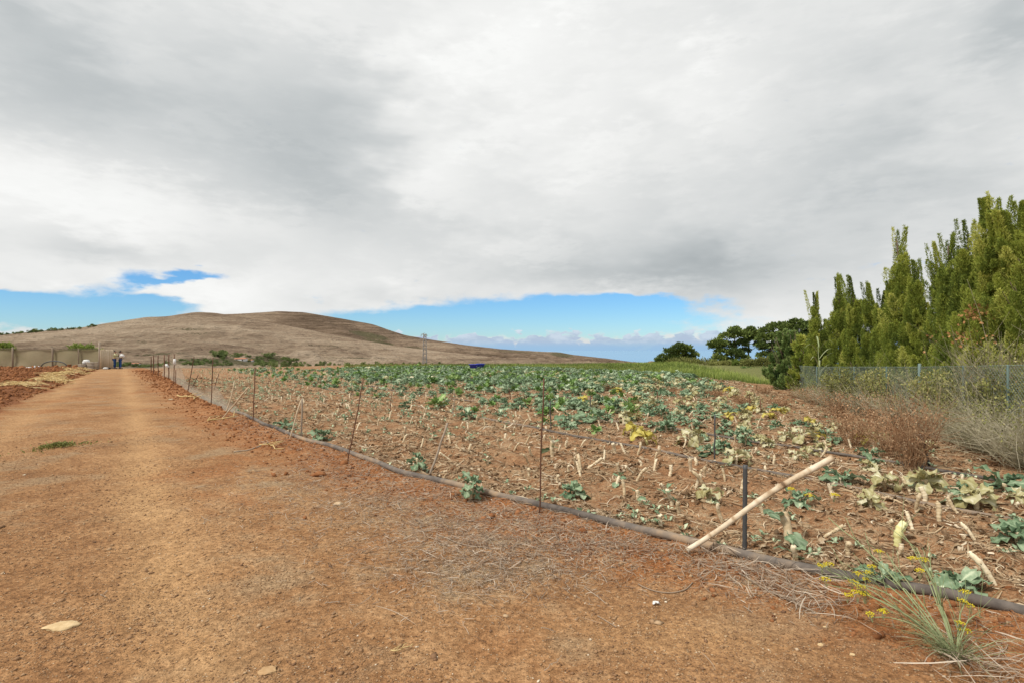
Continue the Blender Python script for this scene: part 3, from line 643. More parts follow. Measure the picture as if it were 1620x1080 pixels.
bush('bush', 'grey leafless bush where the grass meets the fir-like bush', 1240, 590, 42, 30, 427, 'greybrush', 1300, (.06, .16))
b = fence_back(1258, 24.0)
cypress('bushy dark green fir-like evergreen at the far corner of the fence', b, topz(526, 24) - b[2], 1.45, (-.2, 0), 430, 26000, 170, 'fir', (.06, .12), .30, .5, 0, None, 'evergreen_tree')
b = fence_back(1272, 22.4)
cypress('rounded lower evergreen hugging the slender dark cypress', b, topz(534, 22.4) - b[2], .75, (-.1, 0), 431, 9000, 60, 'cypress', (.07, .14), -.02, .6, 0, None, 'evergreen_tree')
# giant cane in front of the hedge
def cane():
    b = fence_back(1302, 19.0); r = thing('giant_cane', 'arching pale green cane leaves in front of the cypress hedge', 'plant', (b[0] - .35, b[1] - .4, b[2])); g = rng(44)
    s = MB(); s.tube([(0, 0, 0), (.02, 0, .9), (-.03, 0, 1.9)], [.014, .012, .006], 6, .6); s.build('stem', M['fennel'], r)
    for k in range(9):
        th = g.uniform(0, 6.28); z0 = .8 + k * .13; L = g.uniform(.45, .7); t = np.linspace(0, 1, 7)
        pts = np.stack([math.cos(th) * L * t, math.sin(th) * L * t, z0 + .35 * np.sin(t * 2.4)], -1); w = .022 * np.sin(np.clip(t + .1, 0, 1) * math.pi) + .003
        sd_ = np.array([-math.sin(th), math.cos(th), 0]); mb = MB(); mb.add(np.concatenate([pts - sd_ * w[:, None], pts + sd_ * w[:, None]]), [[i, i + 1, i + 8, i + 7] for i in range(6)], .62 + .1 * g.normal())
        mb.build('leaf', M['fennel'], r)
cane()

# ------------------------------------------------------------------ dry brush: many fine branching twigs
def brush_mesh(mb, g, n, H, spread, rad=.004, tone=.5, curl=.25, subs=3, leaf=0, lean=(0, 0)):
    for i in range(n):
        th = g.uniform(0, 6.28); p = np.array([math.cos(th), math.sin(th), 0]) * g.uniform(0, spread * .3); d = np.array([math.cos(th) * g.uniform(.1, 1) * spread / H + lean[0], math.sin(th) * g.uniform(.1, 1) * spread / H + lean[1], 1.0])
        L = H * g.uniform(.6, 1.05); t = np.linspace(0, 1, 6)[:, None]
        pts = p + d / np.linalg.norm(d) * L * t + np.cumsum(g.normal(0, curl * L / 14, (6, 3)), 0) + np.array([math.cos(th), math.sin(th), -.6]) * (t ** 2) * L * curl * .5
        tn = tone + g.normal(0, .14); mb.tube(pts, np.linspace(rad, rad * .4, 6), 3, tn, False)
        for k in range(subs):
            q = g.integers(1, 5); e = g.normal(0, .55, 3) + d / np.linalg.norm(d) * .7; l2 = L * g.uniform(.18, .42)
            a = pts[q]; c = a + e * l2 * .5 + g.normal(0, .03, 3) * l2; f = a + e * l2 + g.normal(0, .1, 3) * l2
            mb.tube([a, c, f], [rad * .55, rad * .45, rad * .3], 3, tn + g.normal(0, .1), False)
    return mb
def dry_bush(name, label, px, pybase, y, H, spread, seed, mat, n, rad=.004, tone=.5, subs=3, leaf=0, leafmat=None, group=None, curl=.25, lean=(0, 0), cat='bush', lsize=(.02, .045)):
    if pybase: p = gnd(px, pybase); y = p[1]
    else: p = np.array(base_at(px, y))
    r = thing(name, label, cat, tuple(p), 0, group); g = rng(seed)
    brush_mesh(MB(), g, 1, H, spread)
    brush_mesh(mb := MB(), g, n, H, spread, rad, tone, curl, subs, 0, lean).build('twigs', M[mat], r)
    if leaf:
        th = g.uniform(0, 6.28, leaf); h = g.uniform(.15, 1.0, leaf) ** .8; rr = spread * np.sqrt(g.uniform(0, 1, leaf)) * (.35 + .65 * h)
        P = np.stack([np.cos(th) * rr + lean[0] * h * H, np.sin(th) * rr + lean[1] * h * H, h * H * (1 - .25 * (rr / spread) ** 2)], -1)
        l = MB(); l.scatter(*LEAFQ, P, rand_rot(leaf, g), g.uniform(*lsize, leaf), np.clip(g.normal(.5, .2, leaf), 0, 1)); l.build('leaves', M[leafmat or mat], r)
    return r
# reddish dead weeds in the field, in front of the fence
DB = [(1442, 742, .86, .36, 130, 'largest red-brown dead weed clump with bare upright stems beside the dark stake'),
      (1405, 722, .66, .40, 90, 'bushy dead weed clump just behind the largest red-brown one'), (1352, 705, .62, .42, 80, 'spreading dead weed clump past the tip of the bamboo pole'),
      (1478, 690, .72, .40, 80, 'dead weed clump against the tangled grey brush'), (1390, 668, .62, .45, 80, 'brown dead weeds in front of the thick fence post'),
      (1325, 660, .55, .45, 70, 'brown dead weeds halfway along the fence foot'), (1440, 668, .62, .45, 80, 'brown dead weeds at the foot of the leafy fence creeper'),
      (1290, 640, .50, .50, 70, 'farthest rusty dead weeds where the grass ends'), (1360, 645, .55, .5, 70, 'dead weeds under the second fence post'), (1510, 672, .5, .35, 60, 'short dead weeds among the pale tangle near the fence')]
for i, (px, py, H, S, n, lab) in enumerate(DB):
    dry_bush('dead_weed', lab, px, py, 0, H * 1.18, S * 1.1, 500 + i, 'deadbrush', int(n * .5), .0050, .55, 6, int(620 * S / .4), 'deadbrush', 'dead brown weeds near the fence', .3)
for i, (px, py) in enumerate([(965, 618), (1130, 628), (1210, 622), (1260, 628), (1175, 640), (1235, 645), (1060, 622)]):
    dry_bush('dead_weed', 'low rusty dead weed among the wilted plants before the grass', px, py, 0, .34, .42, 540 + i, 'deadbrush', 50, .004, .5, 4, 350, 'deadbrush', 'low rusty weeds before the grass')
# tangled grey brush along the fence
GB = [(9.0, -.35, 1.0, .8, 230, 'huge pale tangle of dry grass stems spilling over the nearest fence panel'), (8.0, -.5, 1.0, .8, 200, 'pale dry tangle sprawling at the picture edge'), (10.2, -.25, .9, .6, 150, 'grey dry tangle at the foot of the wooden fence stake'),
      (12.6, -.25, .85, .5, 120, 'grey dry brush climbing the fence beside the thick post'), (14.2, -.25, .85, .55, 120, 'grey dry brush between the thick post and the turquoise post'), (16.0, -.25, .75, .6, 110, 'grey dry brush covering the middle fence panel'),
      (17.8, -.25, .75, .7, 100, 'grey dry brush over the farthest fence panel')]
for i, (yy, dx, H, S, n, lab) in enumerate(GB):
    px = 810 + F * (fence_x(yy) + dx) / yy
    dry_bush('dry_brush', lab, px, None, yy, H, S, 560 + i, 'greybrush', n, .0048, .56, 5, int(1100 * S), 'olive', 'grey brush along the fence', .75, (-.12, -.05))
for i, (yy, dx, H, S, lab) in enumerate([(11.0, -.12, 1.30, .60, 'green creeper mass hanging over the fence between two brush tangles'), (13.7, .1, 1.25, .7, 'olive green creeper on top of the fence by the thick post'), (15.6, -.05, 1.2, .75, 'dark green creeper spilling over the middle fence panel'), (9.6, .2, 1.35, .6, 'thin olive creeper behind the mesh of the nearest panel')]):
    px = 810 + F * (fence_x(yy) + dx) / yy
    dry_bush('creeper', lab, px, None, yy, H, S, 580 + i, 'greybrush', 70, .005, .4, 4, int(1900 * S / .4), 'olive', 'creepers on the fence', .4, (0, 0), 'climbing plant', (.03, .07))
dry_bush('dry_brush', 'grey-brown scraggly branches at the foot of the broad browned cypress', 1600, None, 10.0, 2.0, .60, 595, 'greybrush', 120, .007, .30, 6, 700, 'olive', None, .45, (-.05, 0), 'bush', (.03, .06))

# ------------------------------------------------------------------ wire fence on the right
def wire_fence():
    r = thing('wire_fence', 'green chain-link fence in front of the cypress hedge', 'fence', (fence_x(12), 12, float(gz(fence_x(12), 12))))
    o = np.array(r.location); ys = np.linspace(6, 20, 29)
    def htop(y): return np.interp(y, [6, 9, 12, 18, 20], [1.5, 1.42, 1.30, 1.12, 1.1])
    for yy in (6.6, 8.0, 9.25, 10.45, 11.97, 13.45, 15.3, 16.3, 18.2):
        x = fence_x(yy); z0 = float(gz(x, yy)); mb = MB(); z1 = htop(yy) + (.06 if abs(yy - 11.97) < .1 else .0)
        rr = .032 if abs(yy - 11.97) < .1 else .019
        mb.tube([(x, yy, z0 - .2), (x, yy, z1 - .015), (x, yy, z1)], [rr, rr, rr * .8], 8, .5 if rr < .03 else .9); p = mb.build('post', M['post_green'], r); p.location = -o
    # diamond mesh built as crossing wires
    mb = MB(); step = .07; g = rng(3)
    L = np.linalg.norm([fence_x(20) - fence_x(6), 14.]); n = int(L / step); du = np.array([fence_x(20) - fence_x(6), 14.0]) / L
    for k in range(-20, n):
        for sgn in (1, -1):
            s0 = k * step; a = s0 if sgn > 0 else s0 + 1.4; pts = []
            for t in np.linspace(0, 1, 5):
                s = a + sgn * t * 1.4
                if 0 <= s <= L:
                    x, yy = np.array([fence_x(6), 6.0]) + du * s; zz = float(gz(x, yy)) * 0; pts.append((x + .004 * sgn, yy, zz + t * htop(yy)))
            if len(pts) > 1: mb.tube(pts, .0032, 3, .75, False)
    for hh in (.99, .5):
        pts = [(fence_x(yy), yy, htop(yy) * hh) for yy in ys]; mb.tube(pts, .004, 4, .5, False)
    p = mb.build('wire_mesh', tone_mat('faded_green_wire', [(0, (.15, .20, .165)), (1, (.29, .36, .315))], .6, .3, 0, 0), r); p.location = -o
wire_fence()
def stake(px, py, tx, ty, rad, mat, label, dy=0.0, name='stake', group='stakes in and around the field', n=7, ribs=False, bend=0.0, wob=.004):
    p = gnd(px, py); q = at(tx, ty, p[1] + dy); L = q - p; r = MB(); g = rng(int(px * 7 + py)); k = 22 if ribs else 7
    t = np.linspace(-.08, 1, k)[:, None]; pts = p + L * t + g.normal(0, wob, (k, 3)) * (0 if ribs else 1); pts[:, 0] += bend * np.sin(t[:, 0] * 3.1)
    rr = np.full(k, rad)
    if ribs: rr = rad * (1 + .16 * (np.arange(k) % 2))
    mb = MB(); mb.tube(pts - p, rr, n, .5); o = mb.build(name, M[mat], None, tuple(p), ribs)
    return tag(o, label, 'stake', group)
stake(853, 813, 860, 598, .0075, 'rust', 'tall straight rusty rebar standing before the black hose, middle of picture')
stake(550, 730, 575, 598, .0085, 'rust', 'tall rusty rebar leaning beside the hose, next to a pair of short stakes')
stake(680, 752, 708, 668, .015, 'wood', 'short thick dark stake leaning over just inside the hose', .1)
stake(459, 693, 476, 632, .014, 'bamboo', 'short pale brown stick leaning onto a dark upright stake')
stake(477, 691, 478, 630, .017, 'wood', 'short dark upright stake that a pale stick leans on')
stake(400, 666, 404, 580, .012, 'rust', 'tall dark upright rod beside the hose, left of the leaning pair')
stake(334, 640, 337, 565, .013, 'rust', 'tall dark rod where the low netting meets the hose')
stake(297, 618, 307, 564, .015, 'rust', 'tall rod leaning slightly above the far netting')
stake(302, 616, 314, 592, .014, 'rust', 'short slanted rod close behind the leaning tall rod')
stake(338, 618, 346, 590, .014, 'rust', 'short slanted rod tied behind the netting rod')
stake(275, 607, 276, 560, .02, 'rust', 'tall dark rod carrying a white tag by the road edge')
stake(278, 606, 278, 584, .02, 'rust', 'short dark rod next to the tagged rod')
for i, (px, py, ty) in enumerate([(267, 600, 560), (260, 598, 561), (250, 595, 562), (243, 592, 562), (239, 590, 564)]):
    stake(px, py, px, ty, .026 if i < 3 else .03, 'rust', 'one of five thin dark rods bunched at the far road edge', group='bunched rods at the far road edge')
stake(1130, 726, 1131, 655, .012, 'black_plastic', 'dark upright stake beside two rounded blue-green leaves in the field')
stake(1178, 871, 1179, 735, .017, 'black_plastic', 'thick ribbed black stake that the bamboo pole crosses', ribs=True, n=10)
stake(872, 682, 870, 634, .011, 'black_plastic', 'short dark stake in the field near the tall straight rebar')
stake(935, 655, 934, 626, .012, 'black_plastic', 'short dark stake behind a spread of blue-green leaves')
stake(1041, 639, 1040, 619, .014, 'rust', 'stubby dark stake among drooping leaves, middle of the field')
stake(1204, 655, 1203, 630, .014, 'rust', 'dark stake in the wilted rows below the far grass')
stake(1187, 645, 1186, 622, .012, 'rust', 'thin stake beside another in the wilted rows')
stake(808, 631, 805, 612, .014, 'rust', 'short stake left of the tall straight rebar, far in field')
stake(716, 653, 718, 616, .011, 'wood', 'crooked grey stick by the first field hose', bend=.03)
stake(616, 660, 619, 622, .010, 'rust', 'thin rusty rod among pale stumps left of the leafy bush')
stake(1470, 736, 1459, 690, .017, 'black_plastic', 'dark leaning stake inside the largest dead weed clump')
stake(1527, 690, 1529, 655, .022, 'wood', 'short grey wooden stake at the fence foot')
stake(352, 661, 393, 612, .016, 'bamboo', 'long dry pale stalk slanting up from the hose', -.5)
stake(357, 652, 371, 603, .016, 'bamboo', 'bent dry stalk standing upright near the netting', bend=.03)
tg = MB(); p = gnd(275, 607); q = at(276, 572, p[1] - .05); tg.tube([q + [0, 0, .14], q + [.01, 0, .05], q + [0, -.01, -.14]], [.05, .065, .06], 8, .8)
tag(tg.build('plastic_tag', M['white_sack']), 'white plastic strip tied to a dark rod by the road', 'tag')
p = gnd(265, 600); q = at(265.5, 579, p[1]); tg = MB(); tg.scatter(*ICO, q[None] + rng(2).normal(0, .06, (5, 3)), rand_rot(5, rng(2)), np.full(5, .075), np.full(5, .7))
tag(tg.build('plastic_bag', M['white_sack'], None, None, True), 'crumpled white bag stuck on the bunched rods', 'bag')
# bamboo pole leaning on the ribbed stake
def bamboo():
    p = gnd(1086, 874) + [0, 0, .02]; q = at(1317, 722, 4.40); k = 130; t = np.linspace(0, 1, k); pts = p + (q - p) * t[:, None]; pts[:, 2] += .018 * np.sin(t * math.pi) - .01 * np.sin(t * 7); pts[:, 0] += .006 * np.sin(t * 9)
    node = np.exp(-((t[:, None] - np.array([.0, .16, .33, .5, .67, .84, 1.0])[None]) / .012) ** 2).max(1)
    mb = MB(); mb.tube(pts - p, np.linspace(.0195, .025, k) * (1 + .12 * node), 12, np.clip(.62 - .5 * node + 1.0 * fbm(t, t * 0, 14, 4, 9), 0, 1)); o = mb.build('bamboo_pole', M['bamboo'], None, tuple(p), True)
    tag(o, 'thick pale bamboo pole leaning across the ribbed black stake', 'pole')
bamboo()
# hoses
def hose(name, label, pts, rad, seed, mat='hose', group=None, tone=.5, bury=.35):
    pts = np.array(pts); s = np.concatenate([[0], np.cumsum(np.linalg.norm(np.diff(pts, axis=0), axis=1))]); n = int(s[-1] / max(.12, rad * 3)) + 2; t = np.linspace(0, s[-1], n)
    x = np.interp(t, s, pts[:, 0]); y = np.interp(t, s, pts[:, 1]); k = np.ones(7) / 7
    x2 = np.convolve(np.pad(x, 3, 'edge'), k, 'valid'); y2 = np.convolve(np.pad(y, 3, 'edge'), k, 'valid')
    g = rng(seed); z = gz(x2, y2) + rad * (1 - bury); z = np.convolve(np.pad(z, 3, 'edge'), k, 'valid')
    P = np.stack([x2, y2, z], -1); o = P[0].copy(); mb = MB(); mb.tube(P - o, rad * (1 + .04 * fbm(t, t * 0, 2, 3, seed)), 10, np.clip(tone + 1.1 * fbm(t, 0 * t, .8, 4, seed + 1), 0, 1))
    ob = mb.build(name, M[mat], None, tuple(o), True); return tag(ob, label, 'hose', group)
hose('irrigation_hose', 'thick dusty black hose running along the whole field edge', HOSE, .036, 1, bury=.35)
def row_line(u0, y0, y1, amp=.12, seed=0):
    y = np.linspace(y0, y1, 60); x = u0 - .69 * y + amp * fbm(y, y * 0, .25, 3, seed) * 4; return np.stack([x, y], -1)
for i, (u0, y0, y1, lab) in enumerate([(8.62, 5.0, 17.2, 'field hose nearest the thick edge hose, passing pale stumps'), (8.8, 19, 32, 'faint field hose crossing the far stump rows'), (11.3, 6.4, 13.4, 'field hose ending by the largest dead weed clump and wilted leaves'),
                                       (11.3, 18, 26, 'field hose lying behind the bright green bush'), (15.1, 9.6, 10.9, 'short stretch of hose showing below the fence foot'), (15.2, 15, 21, 'thin hose among drooping leaves, middle of the field'), (13.0, 12.6, 13.4, 'hose end lying behind dead weeds')]):
    hose('field_hose', lab, row_line(u0, y0, y1, .12, 70 + i), .024, 80 + i, 'hose', 'hoses between the field rows', .42, .3)
# low netting along the far stretch of the hose
def netting():
    ys = np.linspace(14.5, 36, 60); h = np.interp(ys, [14.5, 17, 18.5, 23, 26, 31, 36], [.25, .62, .35, .35, .85, .95, .7]); u = uh(ys) - .12 + .12 * fbm(ys, 0 * ys, .4, 3, 5); x = u - .69 * ys
    rows = 7; v = []; g = rng(8)
    for k in range(rows):
        t = k / (rows - 1); v.append(np.stack([x + .10 * math.sin(t * 3) + .08 * fbm(ys, ys * 0 + t, .9, 3, 9), ys, gz(x, ys) + t * h - .02], -1))
    v = np.array(v); o = np.array([x[0], ys[0], 0]); mb = MB(); mb.add(v.reshape(-1, 3) - o, grid_faces(rows, 60)); ob = mb.build('netting', M['net'], None, tuple(o), True)
    tag(ob, 'sagging pale mesh netting strung low along the far field edge', 'netting')
netting()

# ------------------------------------------------------------------ field plants
def leaf_geo(L, Wd, a0, droop, wave, g, cup=.15, nu=10, nv=7, petiole=.22):
    """one broad leaf starting at the origin, growing along +x; a0 start elevation, droop total bend"""
    s = np.linspace(0, 1, nu); ang = a0 - droop * s ** 1.3; st = L / (nu - 1)
    x = np.concatenate([[0], np.cumsum(np.cos(ang[:-1]) * st)]); z = np.concatenate([[0], np.cumsum(np.sin(ang[:-1]) * st)])
    q = np.clip((s - petiole) / (1 - petiole), 0, 1); w = Wd * .5 * np.maximum(.07, np.sin(np.pi * np.clip(q * .9 + .06, 0, 1)) ** .65 * (q > 0))
    w[-1] *= .45
    t = np.linspace(-1, 1, nv); ph = g.uniform(0, 6.28)
    Y = w[:, None] * t[None]; up = cup * w[:, None] * t[None] ** 2 + wave * (t[None] ** 2) * np.sin(s[:, None] * 17 + ph + t[None] * 2) * (q > 0)[:, None] + g.normal(0, wave * .25, (nu, nv)) * abs(t)[None]
    nx = -np.sin(ang)[:, None]; nz = np.cos(ang)[:, None]
    V = np.stack([x[:, None] + nx * up, Y, z[:, None] + nz * up], -1).reshape(-1, 3)
    tone = np.clip(.36 + .10 * g.normal() + .42 * np.exp(-(t[None] / .22) ** 2) * (1 - .5 * s[:, None]) + .12 * g.normal(size=(nu, nv)), 0, 1)
    return V, grid_faces(nu, nv), tone.reshape(-1)
def stalk_geo(mb, g, h, r, lean=(0, 0), top=1.0):
    k = 14; t = np.linspace(0, 1, k); pts = np.stack([lean[0] * h * t ** 1.4 + .012 * np.sin(t * 5 + g.uniform(0, 6)), lean[1] * h * t ** 1.4, -.03 + (h + .03) * t], -1)
    rr = r * (.82 + .30 * t * top) * (1 + .13 * ((np.arange(k) + g.integers(2)) % 2)) * (1 + .10 * g.normal(size=k)); rr[-1] *= .86
    mb.tube(pts, rr, 8, np.clip(.52 + .22 * ((np.arange(k)) % 2) + .10 * g.normal(size=k) + .1 * t, 0, 1))
    for i in range(6):                                   # leaf scars
        q = g.integers(3, k - 1); a = g.uniform(0, 6.28); c = pts[q] + np.array([math.cos(a), math.sin(a), 0]) * rr[q] * .96
        mb.scatter(*ICO, c[None], np.eye(3)[None], np.array([[r * .30, r * .30, r * .22]]), np.array([.16]))
    return pts[-1]
def stump_mesh(seed, h, lean, mat='stalk', r=None):
    g = rng(seed); mb = MB(); r = r or g.uniform(.016, .025); tip = stalk_geo(mb, g, h, r, lean)
    for i in range(3):                                   # torn fibre flaps at the cut
        a = g.uniform(0, 6.28); L = g.uniform(.02, .05); V, Fc, T = leaf_geo(L, .02, g.uniform(-.6, 1.2), 1.2, .002, g, .1, 4, 3, .0); V = V @ rot_z(a).T + tip; mb.add(V, Fc, np.clip(T + .2, 0, 1))
    return mb.mesh('cut_stalk', M[mat], True)
STUMPS = [stump_mesh(700 + i, h, (0.25 * math.cos(i * 2.2), .25 * math.sin(i * 2.2))) for i, h in enumerate((.11, .15, .19, .13, .08, .17))]
LEANING = [stump_mesh(720 + i, h, (ln, .15)) for i, (h, ln) in enumerate(((.18, .9), (.15, -1.3), (.20, .6)))]
def put(name, mesh, p, rz, label, cat, group, s=1.0):
    o = bpy.data.objects.new(name, mesh); COL.objects.link(o); o.location = p; o.rotation_euler = (0, 0, rz); o.scale = (s, s, s); return tag(o, label, cat, group)
def variant(kind, seed, merged=False):
    """parts [(name, mesh)] of a field plant, or the one merged mesh"""
    g = rng(seed); parts = []; allm = MB(); sh, n, L, Wd, el, dr, wave, lm, sm = {
        'blue':   (.12, 13, (.18, .33), .56, (.1, 1.2), (.7, 1.7), .024, 'leaf_blue', 'stalk'),
        'spread': (.09, 10, (.22, .40), .50, (.1, .9), (.6, 1.5), .024, 'leaf_blue', 'stalk'),
        'tall':   (.20, 16, (.12, .22), .60, (-.2, 1.2), (.6, 1.7), .022, 'leaf_blue', 'stalk'),
        'green':  (.10, 14, (.16, .30), .55, (.4, 1.4), (.5, 1.3), .014, 'leaf_green', 'stalk_green'),
        'wilt':   (.15, 9, (.24, .38), .50, (.3, 1.2), (2.2, 3.4), .022, 'leaf_wilt', 'stalk'),
        'yellow': (.12, 7, (.28, .42), .48, (.7, 1.4), (2.4, 3.4), .018, 'leaf_yellow', 'stalk_green'),
        'sprout': (.17, 4, (.10, .17), .72, (.0, .9), (.3, 1.0), .008, 'leaf_blue', 'stalk'),
        'head':   (.14, 12, (.20, .30), .66, (.2, 1.3), (1.3, 2.6), .026, 'leaf_wilt', 'stalk')}[kind]
    sb = MB(); tip = stalk_geo(sb, g, sh, .022, (g.normal(0, .15), g.normal(0, .15))); parts.append(('stalk', sb.mesh('stalk', M[sm], True)))
    for i in range(n):
        q = i / max(1, n - 1); l = g.uniform(*L) * (1.0 - .25 * q); V, Fc, T = leaf_geo(l, l * Wd * g.uniform(.85, 1.15), el[0] + (el[1] - el[0]) * q + g.normal(0, .12), g.uniform(*dr), wave, g, g.uniform(.0, .3))
        a = i * 2.4 + g.normal(0, .35); tl = g.normal(0, .28); c, s_ = math.cos(tl), math.sin(tl)
        V = V @ np.array([[1, 0, 0], [0, c, -s_], [0, s_, c]]).T @ rot_z(a).T + [tip[0], tip[1], tip[2] * (.45 + .55 * q)]; V[:, 2] = np.maximum(V[:, 2], .006 + .004 * g.normal(size=len(V)))
        lb = MB(); lb.add(V, Fc, T); allm.add(V, Fc, T)
        if not merged: parts.append(('leaf', lb.mesh('leaf', M[lm], True)))
    if merged:
        stalk_geo(allm, g, sh, .022); return allm
    return parts
KINDS = ('blue', 'spread', 'tall', 'green', 'wilt', 'yellow', 'sprout', 'head')
VAR = {k: [variant(k, 800 + 10 * i + j) for j in range(3)] for i, k in enumerate(KINDS)}
MER = {k: [variant(k, 800 + 10 * i + j, True).mesh('cabbage_plant', M[{'green': 'leaf_green', 'wilt': 'leaf_wilt', 'head': 'leaf_wilt', 'yellow': 'leaf_yellow'}.get(k, 'leaf_blue')], True) for j in range(3)] for i, k in enumerate(KINDS)}
def plant(kind, j, p, rz, s, label, group=None, name='cabbage_plant'):
    r = thing(name, label, 'plant', p, rz, group); r.scale = (s, s, s)
    for nm, me in VAR[kind][j % 3]:
        o = bpy.data.objects.new(nm, me); COL.objects.link(o); o.parent = r
    return r
USED = []
def free(x, y, d): return all((x - a) ** 2 + (y - b) ** 2 > d * d for a, b in USED)
NAMED = [  # kind, px, base py, scale, label
    ('tall', 745, 790, 1.05, 'blue-green cabbage plant on a bare stalk rising just behind the black hose'), ('blue', 508, 698, 1.15, 'round blue-grey cabbage plant by the hose, between short leaning stakes and rebar'),
    ('tall', 664, 745, 1.0, 'greyish cabbage plant with withered stalks beside the short leaning dark stake'), ('sprout', 1246, 862, 1.5, 'pale stalk with three blue-green leaves, right of the ribbed stake'),
    ('sprout', 1258, 893, .95, 'small blue-green sprout just above the black hose beside the three-leaved stalk'), ('spread', 1331, 765, .95, 'upright blue-green cabbage leaves at the upper tip of the bamboo pole'),
    ('wilt', 1400, 775, .85, 'cabbage plant with drooping pale cream leaves below the largest dead weed clump'), ('head', 1464, 778, 1.05, 'withered grey-green cabbage head in front of the field hose near the fence'),
    ('head', 1545, 805, 1.1, 'collapsed wilted cabbage with a thick pale stalk lying over the hose'), ('spread', 1590, 778, 1.15, 'fallen cabbage with long pale green leaves lying along the hose near the picture edge'),
    ('blue', 1612, 862, .9, 'blue-green leaves sprouting at the picture edge above the thick hose'), ('spread', 905, 672, 1.35, 'wide blue-green cabbage with spreading leaves beside the tall straight rebar'),
    ('blue', 948, 668, 1.2, 'blue-green cabbage touching the wide spreading one'), ('blue', 1052, 684, 1.25, 'dark blue-green cabbage behind arching yellow leaves'), ('yellow', 1024, 702, 1.0, 'wilted cabbage with arching bright yellow leaves, middle of the field'),
    ('yellow', 998, 690, 1.0, 'yellowing cabbage just behind the arching yellow leaves'), ('wilt', 1092, 704, 1.2, 'cream coloured drooping cabbage right of the arching yellow leaves'), ('spread', 1125, 718, .9, 'cabbage with two rounded blue-green leaves at the foot of a dark stake'),
    ('tall', 1180, 704, 1.1, 'crinkled blue-green cabbage standing behind a field hose'), ('wilt', 1165, 736, 1.0, 'wilted cream plant flopping between pale stumps and the ribbed stake'), ('sprout', 872, 722, 1.5, 'small leafy resprouting stalk left of a cluster of pale stumps'),
    ('blue', 908, 785, .75, 'small green cabbage just inside the hose near the tall straight rebar'), ('sprout', 1062, 798, 1.0, 'little blue-green sprout with cupped leaves, between hose and pale stumps'), ('sprout', 1045, 835, .8, 'tiny sprout beside a fallen round leaf just behind the hose'),
    ('blue', 1272, 800, .75, 'frilly grey-green plant behind the upper part of the bamboo pole'), ('spread', 1398, 925, .62, 'low blue-green leaves among the yellow-flowered stems'), ('spread', 1520, 935, .68, 'dark blue-green leaves lying behind the yellow-flowered fennel'),
    ('sprout', 1500, 800, .9, 'single blue-green leaf beside a thick cut white stalk'), ('green', 688, 646, 1.6, 'fresh bright green leafy bush with yellowing edges left of the middle'), ('green', 532, 612, 1.5, 'bright green leafy plant among the far pale stumps'),
    ('green', 492, 604, 1.1, 'small bright green plant, lone among pale stumps on the far side'), ('blue', 640, 645, 1.0, 'blue-green cabbage in front of the first field hose'), ('blue', 742, 664, 1.1, 'blue-green cabbage lying on the first field hose'),
    ('spread', 450, 678, .9, 'flat greyish cabbage leaves just behind the hose by the leaning pair of stakes'), ('wilt', 1270, 700, 1.1, 'large wilted cabbage beside dead weeds, cream outer leaves'), ('head', 1180, 664, 1.1, 'pale collapsed cabbage below the thin field stakes'),
]
for i, (k, px, py, s, lab) in enumerate(NAMED):
    p = gnd(px, py); plant(k, i, tuple(p), i * 1.7, s, lab); USED.append((p[0], p[1]))
NSTUMP = [(895, 707, 0, 'pale stump at the very end of the field hose, left of the yellow leaves'), (973, 717, 0, 'pale stump left of the arching yellow leaves'), (1010, 719, 0, 'white stump directly under the arching yellow leaves'), (1044, 718, 0, 'white stump at the right tips of the arching yellow leaves'),
          (1101, 735, 0, 'tall white stump left of the dark stake'), (1091, 744, 0, 'short thin stump just in front of the tall white one'), (919, 744, 1, 'thick leaning white stump, one of a leaning pair'), (930, 740, 1, 'shorter of two leaning white stumps'), (989, 785, 0, 'pale upright stump standing nearer than the leaning pair'),
          (1005, 760, 1, 'slanted pale stump above the upright one'), (1049, 776, 0, 'jagged pale stump in the middle rows'), (1102, 773, 0, 'squat pale stump left of the ribbed stake'), (1118, 771, 1, 'long slanting stump left of the ribbed stake'), (1173, 781, 0, 'white thick stump touching the ribbed stake'),
          (1141, 826, 0, 'pale stump with green tip just left of the bamboo pole'), (1060, 752, 0, 'bent stump between squat and leaning ones'), (1410, 834, 0, 'white stump by itself behind the yellow flowers'), (1488, 825, 0, 'thick cut white stump with a leaf beside it'), (1341, 877, 0, 'hollow white stump behind the yellow-flowered stems'),
          (1463, 792, 0, 'white stump below the withered grey-green head'), (1448, 807, 0, 'short wide stump on the near side of the field hose'), (1580, 925, 1, 'leaning pale stump near the picture edge above the thick hose')]
for i, (px, py, ln, lab) in enumerate(NSTUMP):
    p = gnd(px, py); put('cut_stalk', (LEANING if ln else STUMPS)[i % (3 if ln else 6)], tuple(p), i * 1.3, lab, 'plant stump', None, 1.05 if py < 780 else 1.0); USED.append((p[0], p[1]))
p = gnd(1416, 862); put('cut_stalk', stump_mesh(741, .19, (.5, .1), 'stalk_green', .03), tuple(p), 0, 'greenish yellow leaning stalk behind the fennel flowers', 'plant stump', None); USED.append((p[0], p[1]))

